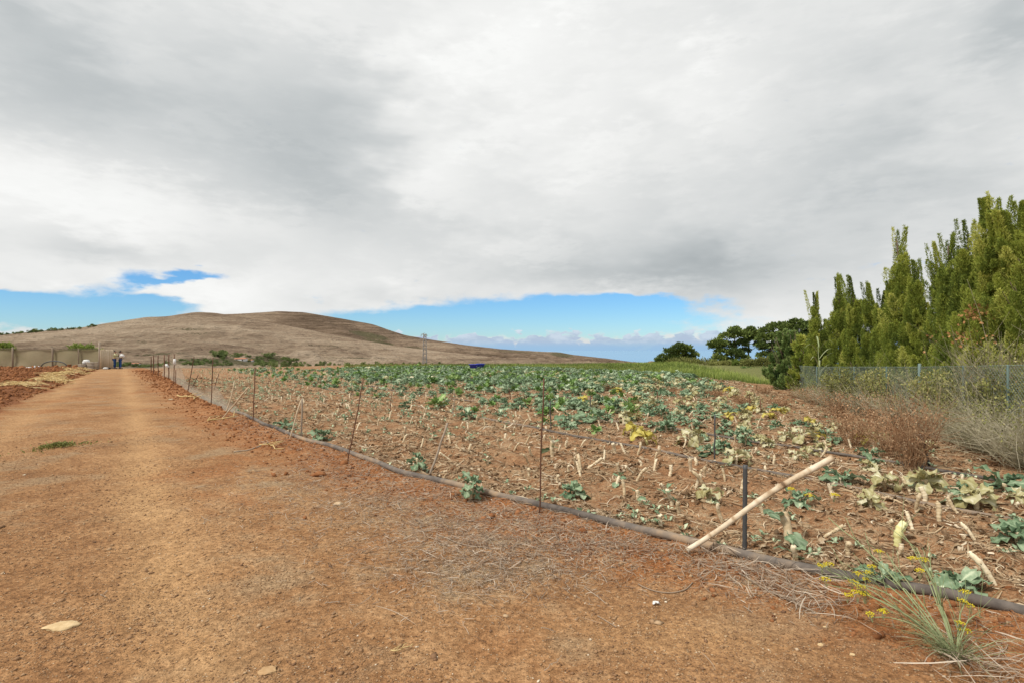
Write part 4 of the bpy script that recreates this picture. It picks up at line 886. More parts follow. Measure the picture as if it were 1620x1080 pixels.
GE = np.array([flat(px, py) for px, py in ((300, 584.5), (560, 584), (700, 582), (850, 584.5), (1000, 590), (1150, 602), (1290, 616))]); GEA = np.arctan2(GE[:, 0], GE[:, 1])
def grass_edge(x, y): return np.interp(np.arctan2(x, y), GEA, GE[:, 1])
def sites():
    g = rng(77); st, lf = [], []
    for u0 in np.arange(5.15, 62, .70):
        yy = np.arange(3.0, 58, .40); yy = yy + g.uniform(-.14, .14, len(yy)); uu = u0 + g.normal(0, .09, len(yy)) + np.interp(yy, [0, 3.5, 6, 9], [1.9, 1.5, .45, 0])
        xx = uu - .69 * yy; n1 = fbm(xx, yy, .30, 3, 91) + .5; n2 = fbm(xx, yy, .11, 2, 92) + .5; r = g.uniform(0, 1, len(yy)); r2 = g.uniform(0, 1, len(yy))
        for x, y, u, a, b, q, q2 in zip(xx, yy, uu, n1, n2, r, r2):
            if abs(x) > y * 1.0 + .5 or u < uh(y) + .35 or x > fence_x(y) - (1.1 if y < 12 else 1.9) or y > grass_edge(x, y) + .5: continue
            if y < 9 and u - uh(y) > 6.2 and x > 5.6: continue
            far = sst(y, 9, 20); core = sst(u - 8.6 - .2 * np.clip(y - 10, 0, 40), -.6, 3.0); right = sst(x / y, .05, .30)
            mid = sst(y, 9, 15) * sst(u, 7.6, 9.5)
            pl = (.14 + .55 * far * core * sst(a, .34, .60) + .30 * core * (1 - far) + .26 * mid + .28 * sst(y, 22, 34) * core) * (.7 + .6 * a)
            ps = (.47 + .15 * (1 - core)) * (1 - .62 * core * far)
            if q < pl:
                if not free(x, y, .30): continue
                w = right * (1 - sst(y, 24, 34)); blue_edge = y > grass_edge(x, y) - 4 and x > 0
                k = 'blue' if blue_edge else ('wilt' if q2 < .30 * w else 'head' if q2 < .44 * w else 'yellow' if q2 < .48 * w + .015 else ('sprout' if (u < 8.6) else 'green' if (q2 > .74 and w < .75) else 'spread' if q2 > .62 else 'blue'))
                lf.append((y, x, k, (.48 + .45 * a + .35 * far * core) * (1 if q2 < .97 else 1.3)))
            elif q > 1 - ps:
                if not free(x, y, .16): continue
                st.append((y, x, q2, .55 + .5 * a))
    return sorted(st), sorted(lf)
ST, LF = sites()
g = rng(79)
for i, (y, x, q, s) in enumerate(ST[:272]):
    ln = q < .38; p = (x, y, float(gz(x, y)))
    put('cut_stalk', (LEANING if ln else STUMPS)[int(q * 997) % (3 if ln else 6)], p, q * 41, 'pale dry stalk stump cut short and leaning over among the bare rows' if ln else 'pale dry stalk stump cut short and standing upright among the bare rows', 'plant stump', 'leaning stalk stumps in the bare rows' if ln else 'upright stalk stumps in the bare rows', s)
LB = {'blue': ('blue-green cabbage plant with open crinkled leaves in the field rows', 'blue-green cabbages in the rows'), 'spread': ('low blue-green cabbage plant with long outspread leaves in the field rows', 'outspread cabbages in the rows'),
      'green': ('bright green bushy cabbage plant in the middle field rows', 'bright green cabbages in the rows'), 'wilt': ('wilted cabbage plant with limp cream leaves in the field rows', 'wilted cream cabbages in the rows'),
      'head': ('collapsed pale cabbage head with crumpled leaves in the field rows', 'collapsed cabbage heads in the rows'), 'yellow': ('yellowed cabbage plant with arching leaves further back in the rows', 'yellowed cabbages in the rows'),
      'sprout': ('short cut stalk with a few fresh blue-green leaves in the bare rows', 'resprouting stalks in the bare rows'), 'tall': ('blue-green cabbage on a tall stalk in the rows', 'tall cabbages in the rows')}
NL = 264
for i, (y, x, k, s) in enumerate(LF[:NL]):
    lab, gr = LB[k]; p = (x, y, float(gz(x, y)) - .02)
    if y < 13: plant(k, i, p, x * 37 + y * 11, s, lab, gr)
    else: put('cabbage_plant', MER[k][i % 3], p, x * 37 + y * 11, lab, 'plant', gr, s)
def far_mass(name, items, meshes, label, cat, mat):
    by = {}
    for it in items: by.setdefault(it[0], []).append(it[1:])
    mb = MB(); g = rng(90)
    for me, lst in by.items():
        nv = len(me.vertices); co = np.empty(nv * 3, np.float32); me.vertices.foreach_get('co', co); co = co.reshape(-1, 3); T = np.empty(nv, np.float32); me.attributes['tone'].data.foreach_get('value', T)
        P = np.array([l[0] for l in lst]); S = np.array([l[1] for l in lst]); n = len(lst); fq = np.array([p.vertices[:] for p in me.polygons if len(p.vertices) == 4])
        mb.scatter(co, fq, P, rot_z(g.uniform(0, 6.28, n)), S, np.clip(T[None] + .08 + g.normal(0, .15, n)[:, None], 0, 1))
    o = mb.build(name, mat, None, None, True); return tag(o, label, cat, None, 'stuff')
far_mass('far_stalk_stumps', [(STUMPS[i % 6], (x, y, float(gz(x, y))), s * 1.1) for i, (y, x, q, s) in enumerate(ST[272:])], STUMPS, 'pale stalk stumps scattered thickly over the far rows', 'plant stumps', M['stalk'])
for kinds, mat, nm, lab in ((('blue', 'spread', 'sprout', 'tall'), 'leaf_blue', 'far_cabbage_rows', 'mass of blue-green cabbages filling the far rows'), (('green',), 'leaf_green', 'far_green_plants', 'bright green plants mixed into the far rows'), (('wilt', 'head', 'yellow'), 'leaf_wilt', 'far_wilted_plants', 'limp cream plants mixed into the far rows')):
    it = [(MER[k][i % 3], (x, y, float(gz(x, y)) - .02), s * 1.12) for i, (y, x, k, s) in enumerate(LF[NL:]) if k in kinds]
    if it: far_mass(nm, it, None, lab, 'plants', M[mat])
print('SITES', len(ST), len(LF), ST[271][0], LF[NL][0])

# ------------------------------------------------------------------ loose ground cover (uncountable)
STRIP = lambda n: None
def straws(mb, g, x, y, L, w, lift=.012, tone=(.55, .18), curl=.5, up=.12):
    """many thin bent ribbons lying on the ground"""
    n = len(x); k = 5; t = np.linspace(-.5, .5, k); a = g.uniform(0, 6.28, n); c = g.normal(0, curl, n); z0 = gz(x, y)
    ang = a[:, None] + c[:, None] * t[None] * 2; dx = np.cos(ang) * (L / (k - 1))[:, None]; dy = np.sin(ang) * (L / (k - 1))[:, None]
    px = x[:, None] + np.cumsum(dx, 1) - dx.sum(1)[:, None] / 2; py = y[:, None] + np.cumsum(dy, 1) - dy.sum(1)[:, None] / 2
    pz = gz(px, py); pz = np.maximum(pz, z0[:, None] - .03) + lift * g.uniform(.2, 1, n)[:, None] + (g.normal(0, up, n) * L)[:, None] * t[None] + (abs(g.normal(0, .12, n)) * L)[:, None] * (.25 - t[None] ** 2)
    wd = (w[:, None] * np.array([.45, 1, 1, .9, .35])[None]); sx = -np.sin(ang) * wd; sy = np.cos(ang) * wd; tw = g.normal(0, .5, n)[:, None] * wd
    V = np.stack([np.stack([px - sx, py - sy, pz - tw], -1), np.stack([px, py, pz + wd * .7], -1), np.stack([px + sx, py + sy, pz + tw], -1)], 2).reshape(-1, 3)
    j = np.arange(k - 1)[:, None] * 3; i = np.arange(2)[None]; f = np.stack([j + i, j + i + 1, j + i + 4, j + i + 3], -1).reshape(-1, 4); F_ = (f[None] + (np.arange(n) * 3 * k)[:, None, None]).reshape(-1, 4)
    mb.add(V, F_, np.repeat(np.clip(g.normal(tone[0], tone[1], n), 0, 1), 3 * k)); return mb
def field_pts(g, n, y0, y1, p=1.0):
    y = y0 + (y1 - y0) * g.uniform(0, 1, n) ** p; x = g.uniform(-1.0, 1.0, n) * (y * 1.0 + .3); u = x + .69 * y
    k = (u > uh(y) + .05) & (x < fence_x(y) - .1); k &= (fbm(x, y, .9, 3, 95) + .5 + g.normal(0, .12, n)) > .36; return x[k], y[k]
g = rng(120)
mb = MB(); x, y = field_pts(g, 98000, 3.0, 30, 1.1); sc = 1 + y / 20
straws(mb, g, x, y, g.lognormal(-2.2, .5, len(x)) * sc * .75, g.uniform(.0015, .0038, len(x)) * sc * 1.4, .018, (.46, .26), .7, .16)
tag(mb.build('straw_litter', M['straw']), 'dry straw and stem litter covering the field soil', 'straw litter', None, 'stuff')
mb = MB(); x, y = field_pts(g, 34000, 3.0, 34, 1.15); sc = 1 + y / 30
for q in range(4):
    V, Fc, T = leaf_geo(1.0, .55, .7, 2.4, .10, rng(130 + q), .6, 6, 4, .1); V = V - [.3, 0, .12]
    i = np.arange(len(x)) % 4 == q; n = i.sum(); mb.scatter(V, Fc, np.stack([x[i], y[i], gz(x[i], y[i]) + .008], -1), rand_rot(n, g, .5), g.uniform(.025, .085, n) * sc[i], np.clip(T[None] + g.normal(.05, .2, n)[:, None], 0, 1))
tag(mb.build('dry_leaf_litter', M['dry_leaf'], None, None, True), 'curled dead cabbage leaves scattered over the field', 'leaf litter', None, 'stuff')
mb = MB(); x, y = field_pts(g, 4200, 3.4, 32, .85); k = (fbm(x, y, .5, 3, 151) + .5 + .16 * sst(y, 7, 16)) > .53; x, y = x[k], y[k]; n = len(x); sc = (1 + y / 26)
for q in range(7):
    V, Fc, T = leaf_geo(1.0, .42, g.uniform(.2, 1.1), 1.2, .05, rng(160 + q), .2, 5, 3, .15); sp = g.uniform(.018, .062, n) * sc
    mb.scatter(V, Fc, np.stack([x + g.normal(0, .012, n), y + g.normal(0, .012, n), gz(x, y) + .015], -1), rot_z(q * .9 + g.normal(0, .3, n)), sp, np.clip(T[None] + g.normal(.02, .2, n)[:, None], 0, 1))
tag(mb.build('small_weeds', M['leaf_blue'], None, None, True), 'small green shoots and weeds coming up between the stumps', 'weeds', None, 'stuff')
# grey dry clippings swept along the verge and hose
mb = MB(); X_, Y_ = [], []
for a, b, r, w in SZ:
    n = int(1900 * w * r * r / .8); X_.append(a + g.normal(0, r * .62, n)); Y_.append(b + g.normal(0, r * .62, n))
yy = g.uniform(3.0, 14, 3800); uu = uh(yy) + g.normal(-.35, .38, 3800); X_.append(uu - .69 * yy); Y_.append(yy)
x = np.concatenate(X_); y = np.concatenate(Y_); straws(mb, g, x, y, g.lognormal(-2.95, .55, len(x)), g.uniform(.0010, .0026, len(x)), .022, (.48, .26), .35, .22)
tag(mb.build('dry_clippings', M['twig']), 'grey dry clippings and twigs strewn between road and hose', 'plant litter', None, 'stuff')
mb = MB(); xs = []; ys = []
for px, py, n, r in ((1180, 905, 75, .20), (1240, 930, 75, .18), (1290, 960, 35, .12), (1120, 880, 40, .16), (1590, 1066, 90, .22), (1550, 1058, 40, .12), (900, 835, 25, .4), (780, 850, 45, .6), (760, 900, 30, .4)):
    a, b = flat(px, py); xs.append(a + g.normal(0, r, n)); ys.append(b + g.normal(0, r * .7, n))
x = np.concatenate(xs); y = np.concatenate(ys); straws(mb, g, x, y, g.uniform(.08, .34, len(x)), g.uniform(.0012, .0032, len(x)), .06, (.52, .22), .35, .16)
tag(mb.build('twig_litter', M['twig']), 'loose heap of long dry twigs lying against the hose', 'twigs', None, 'stuff')
# gravel on the road and verge, clods on the ploughed strip
def gravel(n, y0, y1):
    y = y0 * (y1 / y0) ** g.uniform(0, 1, n); x = g.uniform(-1.05, .95, n) * y; u = x + .69 * y; k = (u < uh(y) - .1) & (u > ul(y) - .4); k &= (fbm(x, y, 1.1, 3, 97) + .5 + g.normal(0, .2, n)) > .45; return x[k], y[k]
mb = MB(); x, y = gravel(130000, 2.1, 12); n = len(x); s = g.lognormal(-5.7, .48, n) * (1 + y / 16); S = s[:, None] * np.stack([g.uniform(.8, 1.5, n), g.uniform(.7, 1.2, n), g.uniform(.45, .85, n)], -1)
OCT = (np.array([[1, .1, 0], [0, 1, .1], [-1, 0, .1], [.1, -1, 0], [.1, .1, .9], [0, 0, -1.]]), np.array([[0, 1, 4], [1, 2, 4], [2, 3, 4], [3, 0, 4], [1, 0, 5], [2, 1, 5], [3, 2, 5], [0, 3, 5]]))
mb.scatter(*OCT, np.stack([x, y, gz(x, y) + s * .2], -1), rand_rot(n, g, .3), S, np.clip(g.normal(.38, .17, n) + .4 * (g.uniform(0, 1, n) > .97), 0, 1))
tag(mb.build('gravel', M['gravel']), 'fine gravel scattered over the dirt road', 'gravel', None, 'stuff')
M['clod'] = tone_mat('soil_clod', [(0, (.11, .042, .018)), (.5, (.23, .095, .038)), (1, (.36, .17, .08))], .95, .1, 0, 0, 18, .25, .5)
mb = MB(); y = 9 * (52 / 9) ** g.uniform(0, 1, 9000); u = ul(y) - .25 - abs(g.normal(0, 5, 9000)); x = u - .69 * y; y2 = 3.2 * (46 / 3.2) ** g.uniform(0, 1, 5200); u2 = uh(y2) + g.normal(-.5, .5, 5200); x = np.concatenate([x, u2 - .69 * y2]); y = np.concatenate([y, y2]); n = len(x)
s = g.lognormal(-3.9, .5, n) * (.5 + y / 22); s[9000:] *= .55
jv = ICO[0] * (1 + .25 * rng(5).normal(size=(12, 1))); mb.scatter(jv, ICO[1], np.stack([x, y, gz(x, y) + s * .15], -1), rand_rot(n, g, .8), s[:, None] * np.array([[1.2, 1, .75]]), np.clip(g.normal(.45, .2, n), 0, 1))
tag(mb.build('soil_clods', M['clod']), 'clods of red soil on the ploughed strip and verge', 'soil clods', None, 'stuff')
mb = MB(); n = 2600; y = g.uniform(23, 46, n); u = ul(y) - 1.35 + g.normal(0, .38, n) + .35 * np.sin(y * .7); x = u - .69 * y; k = (fbm(x, y, .45, 2, 99) + .5) > .42; x, y = x[k], y[k]; n = len(x)
M['hay'] = tone_mat('yellow_hay', [(0, (.30, .19, .07)), (.5, (.58, .42, .18)), (1, (.74, .60, .33))], .8, .2, .1, 0)
straws(mb, g, x, y, g.uniform(.25, .7, n), g.uniform(.006, .016, n), .10, (.5, .2), .8, .12); tag(mb.build('hay', M['hay']), 'yellow hay strewn on the edge of the ploughed soil', 'hay', None, 'stuff')
# tall weeds of the far edge
def weeds():
    g = rng(140); n = 110000; az = np.arctan((g.uniform(545, 1310, n) - 810) / F); yb = np.interp(az, GEA, GE[:, 1]); y = yb + (np.where(az > .12, 80, 66) - yb) * g.uniform(0, 1, n) ** 1.4; x = np.tan(az) * y
    edge = y - yb + 2.5 * fbm(x, y, .35, 3, 7) * 2; px = 810 + F * x / y
    thick = np.interp(px, [600, 760, 1000, 1080], [.3, .3, .5, 1.0]); k = (edge > 0) & (x < fence_x(y) + 1.2) & (g.uniform(0, 1, n) < thick) & ((fbm(x, y, .5, 3, 141) + .5) > .34); x, y, px = x[k], y[k], px[k]; n = len(x)
    H = g.uniform(.18, .50, n) * np.interp(px, [545, 700, 900, 1080, 1300], [.45, .5, .5, .95, .85]) * (.6 + .9 * (fbm(x, y, .22, 3, 144) + .5)); w = g.uniform(.010, .022, n) * (y / 38) * 1.5
    tv = np.array([[-.5, 0, 0], [.5, 0, 0], [.32, .12, .55], [-.32, .12, .55], [.03, .42, 1.0], [-.03, .42, 1.0]]); S = np.stack([w, H, H], -1)
    mb = MB(); T = np.clip(g.normal(.5, .17, n) + 1.1 * fbm(x, y, .45, 3, 142) + np.interp(px, [800, 1000, 1150], [-.40, -.30, -.08]), 0, 1)
    mb.scatter(tv, [[0, 1, 2, 3], [3, 2, 4, 5]], np.stack([x, y, gz(x, y) - .02], -1), rand_rot(n, g, .25), S, np.clip(T[:, None] + np.array([-.1, -.1, .02, .02, .15, .15])[None], 0, 1))
    tag(mb.build('tall_weeds', M['weed']), 'band of tall yellow-green weeds along the far field edge', 'weeds', None, 'stuff')
weeds()

# ------------------------------------------------------------------ single things on the ground
def rock(px, py, sx, sy, sz, label, seed, mat='stone', sink=.4, cat='stone', name='stone'):
    p = gnd(px, py); g = rng(seed); v, f = ICO; v = v.copy(); f = f.copy()
    for _ in range(2):
        mid = {}; nf = []; v = list(map(tuple, v))
        def m_(a, b):
            k = (min(a, b), max(a, b))
            if k not in mid: c = (np.array(v[a]) + np.array(v[b])); v.append(tuple(c / np.linalg.norm(c))); mid[k] = len(v) - 1
            return mid[k]
        for a, b, c in f: x1, x2, x3 = m_(a, b), m_(b, c), m_(c, a); nf += [[a, x1, x3], [b, x2, x1], [c, x3, x2], [x1, x2, x3]]
        v = np.array(v); f = np.array(nf)
    for _ in range(7):
        d = g.normal(size=3); d /= np.linalg.norm(d); h = v @ d; v = v - np.clip(h - g.uniform(.55, .85), 0, None)[:, None] * d
    v = v * (1 + .05 * g.normal(size=(len(v), 1))) * [sx, sy, sz]; mb = MB(); mb.add(v, f, np.clip(.6 + .1 * g.normal(size=len(v)), 0, 1)); o = mb.build(name, M[mat], None, (p[0], p[1], p[2] + sz * (1 - 2 * sink)), True); return tag(o, label, cat)
M['pale_rock'] = tone_mat('pale_rock', [(0, (.30, .19, .09)), (.5, (.52, .37, .195)), (1, (.68, .52, .31))], .9, .2, 0, 0, 26, .35, .7)
M['tan_stone'] = tone_mat('tan_stone', [(0, (.22, .13, .06)), (.5, (.40, .25, .125)), (1, (.52, .36, .20))], .95, .1, 0, 0, 30, .3, .6)
o = rock(97, 991, .105, .07, .018, 'flat cream-coloured stone set in the road, bottom corner', 1, 'pale_rock', .42); o.rotation_euler.z = .5
rock(425, 1061, .055, .045, .014, 'flat tan stone at the bottom of the road, a hand wide', 2, 'tan_stone', .45); rock(1300, 1020, .022, .016, .012, 'smooth pale pebble near the fennel', 3, 'pale_rock')
rock(1470, 1047, .025, .02, .018, 'brown round stone touching the fennel base', 4, 'clod', .3); rock(1348, 1036, .018, .014, .01, 'small cream pebble between fennel and the smooth pebble', 5, 'pale_rock'); rock(503, 752, .10, .06, .045, 'reddish lump of soil beside the dry clippings', 6, 'clod', .3, 'soil clod', 'soil_clod')
rock(1306, 992, .016, .012, .008, 'light pebble just under the twig heap', 7, 'pale_rock'); rock(800, 975, .02, .016, .014, 'pale tan pebble below the clippings, middle of picture', 8); rock(535, 798, .05, .035, .03, 'grey-brown stone among the nearer clippings', 9); rock(270, 632, .09, .06, .04, 'tan stone lying on the road edge near the yellow stalks', 10)
rock(482, 820, .022, .02, .02, 'small orange stone on the road', 11, 'clod', .2)
p = gnd(1032, 957); g = rng(160); V, Fc, T = leaf_geo(.05, .035, .3, .8, .008, g, .6, 6, 5, 0); mb = MB(); mb.add(V, Fc, T); tag(mb.build('plastic_scrap', M['white_sack'], None, (p[0], p[1], p[2] + .008)), 'crumpled white plastic scrap on bare dirt', 'litter')
def fork(px, py, ang, L, label, seed, mat='hay', n=4, rad=.008):
    p = gnd(px, py); g = rng(seed); mb = MB(); t = np.linspace(0, 1, 7)[:, None]; main = np.array([math.cos(ang), math.sin(ang), 0]) * L * (t - .5) + np.cumsum(g.normal(0, .035 * L / .5, (7, 3)) * [1, 1, .5], 0); main[:, 2] = np.abs(main[:, 2]) + .012
    mb.tube(main, np.linspace(rad, rad * .6, 7), 6, .65)
    for k in range(n):
        a = main[g.integers(1, 6)]; th = ang + g.choice([-1, 1]) * g.uniform(.4, 1.1); e = a + np.array([math.cos(th), math.sin(th), g.uniform(.05, .5)]) * L * g.uniform(.2, .4); mb.tube([a, (a + e) / 2 + g.normal(0, .015, 3), e], [rad * .7, rad * .6, rad * .35], 5, .6)
    return tag(mb.build('dry_branch', M[mat], None, tuple(p)), label, 'branch')
fork(430, 708, -.5, .75, 'forked pale yellow dry branch lying on red soil beside the hose', 171, rad=.011); fork(298, 629, -.7, 1.5, 'forked yellow dry branch at the road edge below the netting', 172, rad=.022); fork(365, 662, .9, 1.2, 'brittle dry branch lying where pale stalks lean', 173, rad=.016)
fork(640, 1030, .3, .16, 'small yellow-brown forked twig on the near road', 174, n=3, rad=.004); fork(522, 958, -.1, .08, 'short bare twig on the road', 175, 'twig', 1, .003); fork(870, 1058, .9, .10, 'thin pale twig near the bottom edge', 176, 'twig', 1, .002); fork(160, 945, -.8, .07, 'tiny bent twig on the road beside the cream stone', 177, 'twig', 2, .003)
def arc_twig(pts, label, rad=.004):
    P = np.array([gnd(*q) for q in pts]); t = np.linspace(0, 1, 16); s = np.linspace(0, 1, len(P)); Q = np.stack([np.interp(t, s, P[:, k]) for k in range(3)], -1)
    for _ in range(3): Q[1:-1] = (Q[:-2] + Q[2:] + Q[1:-1]) / 3
    Q[:, 2] = gz(Q[:, 0], Q[:, 1]) + .008; o = Q[0].copy(); mb = MB(); mb.tube(Q - o, rad, 6, .55); return tag(mb.build('dry_twig', M['twig'], None, tuple(o)), label, 'twig')
arc_twig([(1010, 925), (1035, 937), (1065, 940), (1085, 934), (1096, 922)], 'long curved dry stem lying on bare dirt in front of the hose'); arc_twig([(1165, 905), (1200, 928), (1245, 948), (1290, 970)], 'thick straight dry stem along the twig heap', .007); arc_twig([(925, 930), (942, 942), (958, 955)], 'short straight stem on dirt left of the white scrap', .003); arc_twig([(945, 975), (962, 985), (975, 993)], 'thin stem below the white scrap', .003)
arc_twig([(690, 745 + 100), (730, 862), (775, 868)], 'grey stem lying across the dry clippings', .005); arc_twig([(370, 715), (395, 712), (425, 700)], 'dark thin stick pointing at the forked yellow branch', .01)
def road_weed():
    p = gnd(92, 706); g = rng(180); r = thing('road_weed', 'flat olive green weed patch growing on the road', 'weed', tuple(p)); n = 900; a = g.uniform(0, 6.28, n); q = abs(g.normal(0, .55, n)) * (1 + .3 * np.sin(a * 3)); P = np.stack([np.cos(a) * q * .30, np.sin(a) * q * .42, .01 + .05 * np.clip(1 - q, 0, 1) * g.uniform(0, 1, n)], -1)
    mb = MB(); mb.scatter(*LEAFQ, P, frame_from(np.stack([np.cos(a), np.sin(a), np.full(n, .7)], -1) + g.normal(0, .4, (n, 3)), g), g.uniform(.02, .05, n), np.clip(g.normal(.5, .2, n), 0, 1)); mb.build('leaves', M['olive'], r)
road_weed()
def fennel():
    b = gnd(1512, 1042); r = thing('fennel_plant', 'sprawling wild fennel with long bare stems and yellow flower heads beside the thick hose', 'plant', tuple(b)); g = rng(190); o = b
    ends = [((1312, 818), 3.75, .0052), ((1345, 905), 3.5, .003), ((1385, 905), 3.45, .003), ((1453, 868), 3.35, .0045), ((1300, 898), 3.55, .003), ((1372, 936), 3.3, .003), ((1382, 968), 3.15, .003), ((1400, 870), 3.55, .003), ((1462, 890), 3.3, .003), ((1528, 938), 3.3, .0025), ((1350, 925), 3.3, .003), ((1515, 985), 3.1, .0025), ((1490, 960), 3.1, .003), ((1310, 920), 3.45, .0025), ((1545, 975), 3.1, .0025), ((1438, 846), 3.5, .0025)]
    for k, ((px, py), y, rd) in enumerate(ends):
        e = at(px, py, y) - o; t = np.linspace(0, 1, 9)[:, None]; P = e * t + np.array([0, 0, 1]) * (np.sin(t * math.pi) * .10 * g.uniform(.2, 1)) + np.cumsum(g.normal(0, .006, (9, 3)), 0) * t
        mb = MB(); mb.tube(P, np.linspace(rd, rd * .5, 9) * (1.0 if rd > .005 else 1.5), 6, .58)
        for j in range(5):
            a = P[g.integers(3, 9)]; d = e / np.linalg.norm(e) * .12 + g.normal(0, .05, 3) + [0, 0, .03]; mb.tube([a, a + d * .6, a + d], [rd * .6, rd * .5, rd * .3], 4, .5)
        mb.build('stem', M['fennel'], r)
    mb = MB()
    for k in range(110):                                  # feathery tuft at the foot
        th = g.uniform(2.2, 5.0) if k % 3 else g.uniform(0, 6.28); L = g.uniform(.12, .42); d = np.array([math.cos(th) * .8, math.sin(th) * .5, g.uniform(.15, .8)]); d /= np.linalg.norm(d); a = g.normal(0, .03, 3); a[2] = abs(a[2]) * .5
        mb.tube([a, a + d * L * .55 + [0, 0, .02], a + d * L - [0, 0, L * .1]], [.0016, .0013, .0006], 3, g.normal(.58, .2), False)
    mb.build('feathery_leaves', M['fennel'], r)
    fl = [(1300, 894, 3.55), (1312, 892, 3.55), (1306, 915, 3.45), (1380, 896, 3.45), (1391, 872, 3.55), (1357, 907, 3.45), (1350, 920, 3.4), (1366, 938, 3.3), (1342, 941, 3.32), (1374, 905, 3.45), (1444, 883, 3.35), (1462, 885, 3.3), (1454, 902, 3.28), (1527, 936, 3.3), (1522, 950, 3.25), (1533, 957, 3.25), (1377, 971, 3.15), (1397, 966, 3.15), (1518, 985, 3.1), (1527, 997, 3.08), (1252, 773, 3.95), (1280, 783, 3.9), (1320, 782, 3.8), (1372, 916, 3.45), (1362, 928, 3.35), (1370, 940, 3.3), (1354, 936, 3.32)]
    st = MB()
    for k, (px, py, y) in enumerate(fl):
        c = at(px, py, y) - o; mb = MB(); n = 46; a = g.uniform(0, 6.28, n); q = np.sqrt(g.uniform(0, 1, n)); cl = np.round(a / .9) * .9; P = c + np.stack([np.cos(cl) * .026 * q + g.normal(0, .004, n), np.sin(cl) * .026 * q + g.normal(0, .004, n), .008 * (1 - q * q) + g.normal(0, .0025, n)], -1)
        mb.scatter(*ICO, P, np.repeat(np.eye(3)[None], n, 0), g.uniform(.0022, .0042, n), np.clip(g.normal(.6, .2, n), 0, 1)); f = mb.build('flower_head', M['flower'], r)
        ray = MB(); root = c - [0, 0, .05] + g.normal(0, .008, 3)
        for j in range(8): e = P[j * 5]; ray.tube([root, (root + e) / 2 + [0, 0, .004], e], [.0009, .0008, .0006], 3, .7, False)
        ray.build('flower_stalk', M['fennel'], f)
fennel()

# ------------------------------------------------------------------ far left: shade-cloth fence, crate, sacks, people
def shade_fence():
    y0 = 52.0; P0 = np.array([-62.0, y0]); P1 = np.array([(158 - 810) / F * y0, y0]); zt = topz(551.5, y0); r = thing('shade_cloth_fence', 'olive shade-cloth fence on thin posts beside the ploughed soil', 'fence', (P1[0], P1[1], float(gz(*P1)))); o = np.array(r.location)
    def panel(A, B, name, mat, nx, z1=None):
        xs = np.linspace(A[0], B[0], nx); ys = np.linspace(A[1], B[1], nx); g = rng(int(abs(A[0]))); rows = []
        for t in np.linspace(0, 1, 6): rows.append(np.stack([xs, ys + .10 * np.sin(t * 3) * np.sin(np.linspace(0, nx * .8, nx)) + .03, gz(xs, ys) - .05 + ((z1 or zt) - .04 * np.abs(np.sin(np.linspace(0, 12, nx))) - gz(xs, ys)) * t], -1))
        mb = MB(); mb.add(np.array(rows).reshape(-1, 3) - o, grid_faces(6, nx)); return mb.build(name, mat, r, None, True)
    panel(P0, P1, 'shade_cloth', M['shade'], 60); P2 = np.array([(177 - 810) / F * 60.0, 60.0])
    for px, top, rad in ((-60, 551, .06), (21, 549, .07), (84, 550, .07), (125, 551, .04), (158, 541, .075)):
        x = (px - 810) / F * y0; mb = MB(); mb.tube(np.array([(x, y0 - .06, float(gz(x, y0)) - .3), (x, y0 - .06, topz(top, y0) - .02), (x, y0 - .06, topz(top, y0))]) - o, [rad, rad, rad * .8], 8, .45 if px != 158 else .8); mb.build('post', M['wood'], r)
    mb = MB(); mb.tube(np.array([(P0[0], y0 - .05, zt), (P1[0], y0 - .05, zt)]) - o, .03, 6, .4); mb.build('rail', M['wood'], r)
    mb = MB(); d = (P2 - P1); zt2 = topz(553, 56); nb = 44; g = rng(6)
    for k in range(nb):                                    # upright reeds of the return panel
        q = P1 + d * (k / (nb - 1)); z = float(gz(*q)); mb.tube(np.array([(q[0], q[1], z - .1), (q[0] + g.normal(0, .02), q[1], z + (zt2 - z) * g.uniform(.92, 1.02))]) - o, .11, 5, g.uniform(.3, .75))
    mb.build('reed_panel', M['bamboo'], r)
    x = P2[0]; mb = MB(); mb.tube(np.array([(x, P2[1], float(gz(*P2)) - .2), (x, P2[1], topz(553, P2[1]))]) - o, .07, 8, .5); mb.build('post', M['wood'], r)
shade_fence()
bush('bush', 'rounded green tree top showing above the shade-cloth fence at the picture edge', 8, 539, 66, 46, 601, 'weed', 2600, (.14, .28), tone=-.22); bush('bush', 'bright green bushes rising behind the corner of the shade-cloth fence', 136, 540, 64, 62, 602, 'weed', 3600, (.14, .28), tone=-.17)
def arch():
    y = 50.0; t = np.linspace(0, math.pi, 26); xa = (68 - 810) / F * y; xb = (109 - 810) / F * y; zc = float(gz((xa + xb) / 2, y)); P = np.stack([(xa + xb) / 2 - np.cos(t) * (xb - xa) / 2, np.full(26, y - .2), zc - .05 + (topz(570, y) - zc) * np.sin(t) ** .8], -1); o = P[0].copy(); mb = MB(); mb.tube(P - o, .045, 8, .2)
    tag(mb.build('bent_pipe', M['black_plastic'], None, tuple(o)), 'dark flexible pipe bent into an arch in front of the shade cloth', 'pipe')
arch()
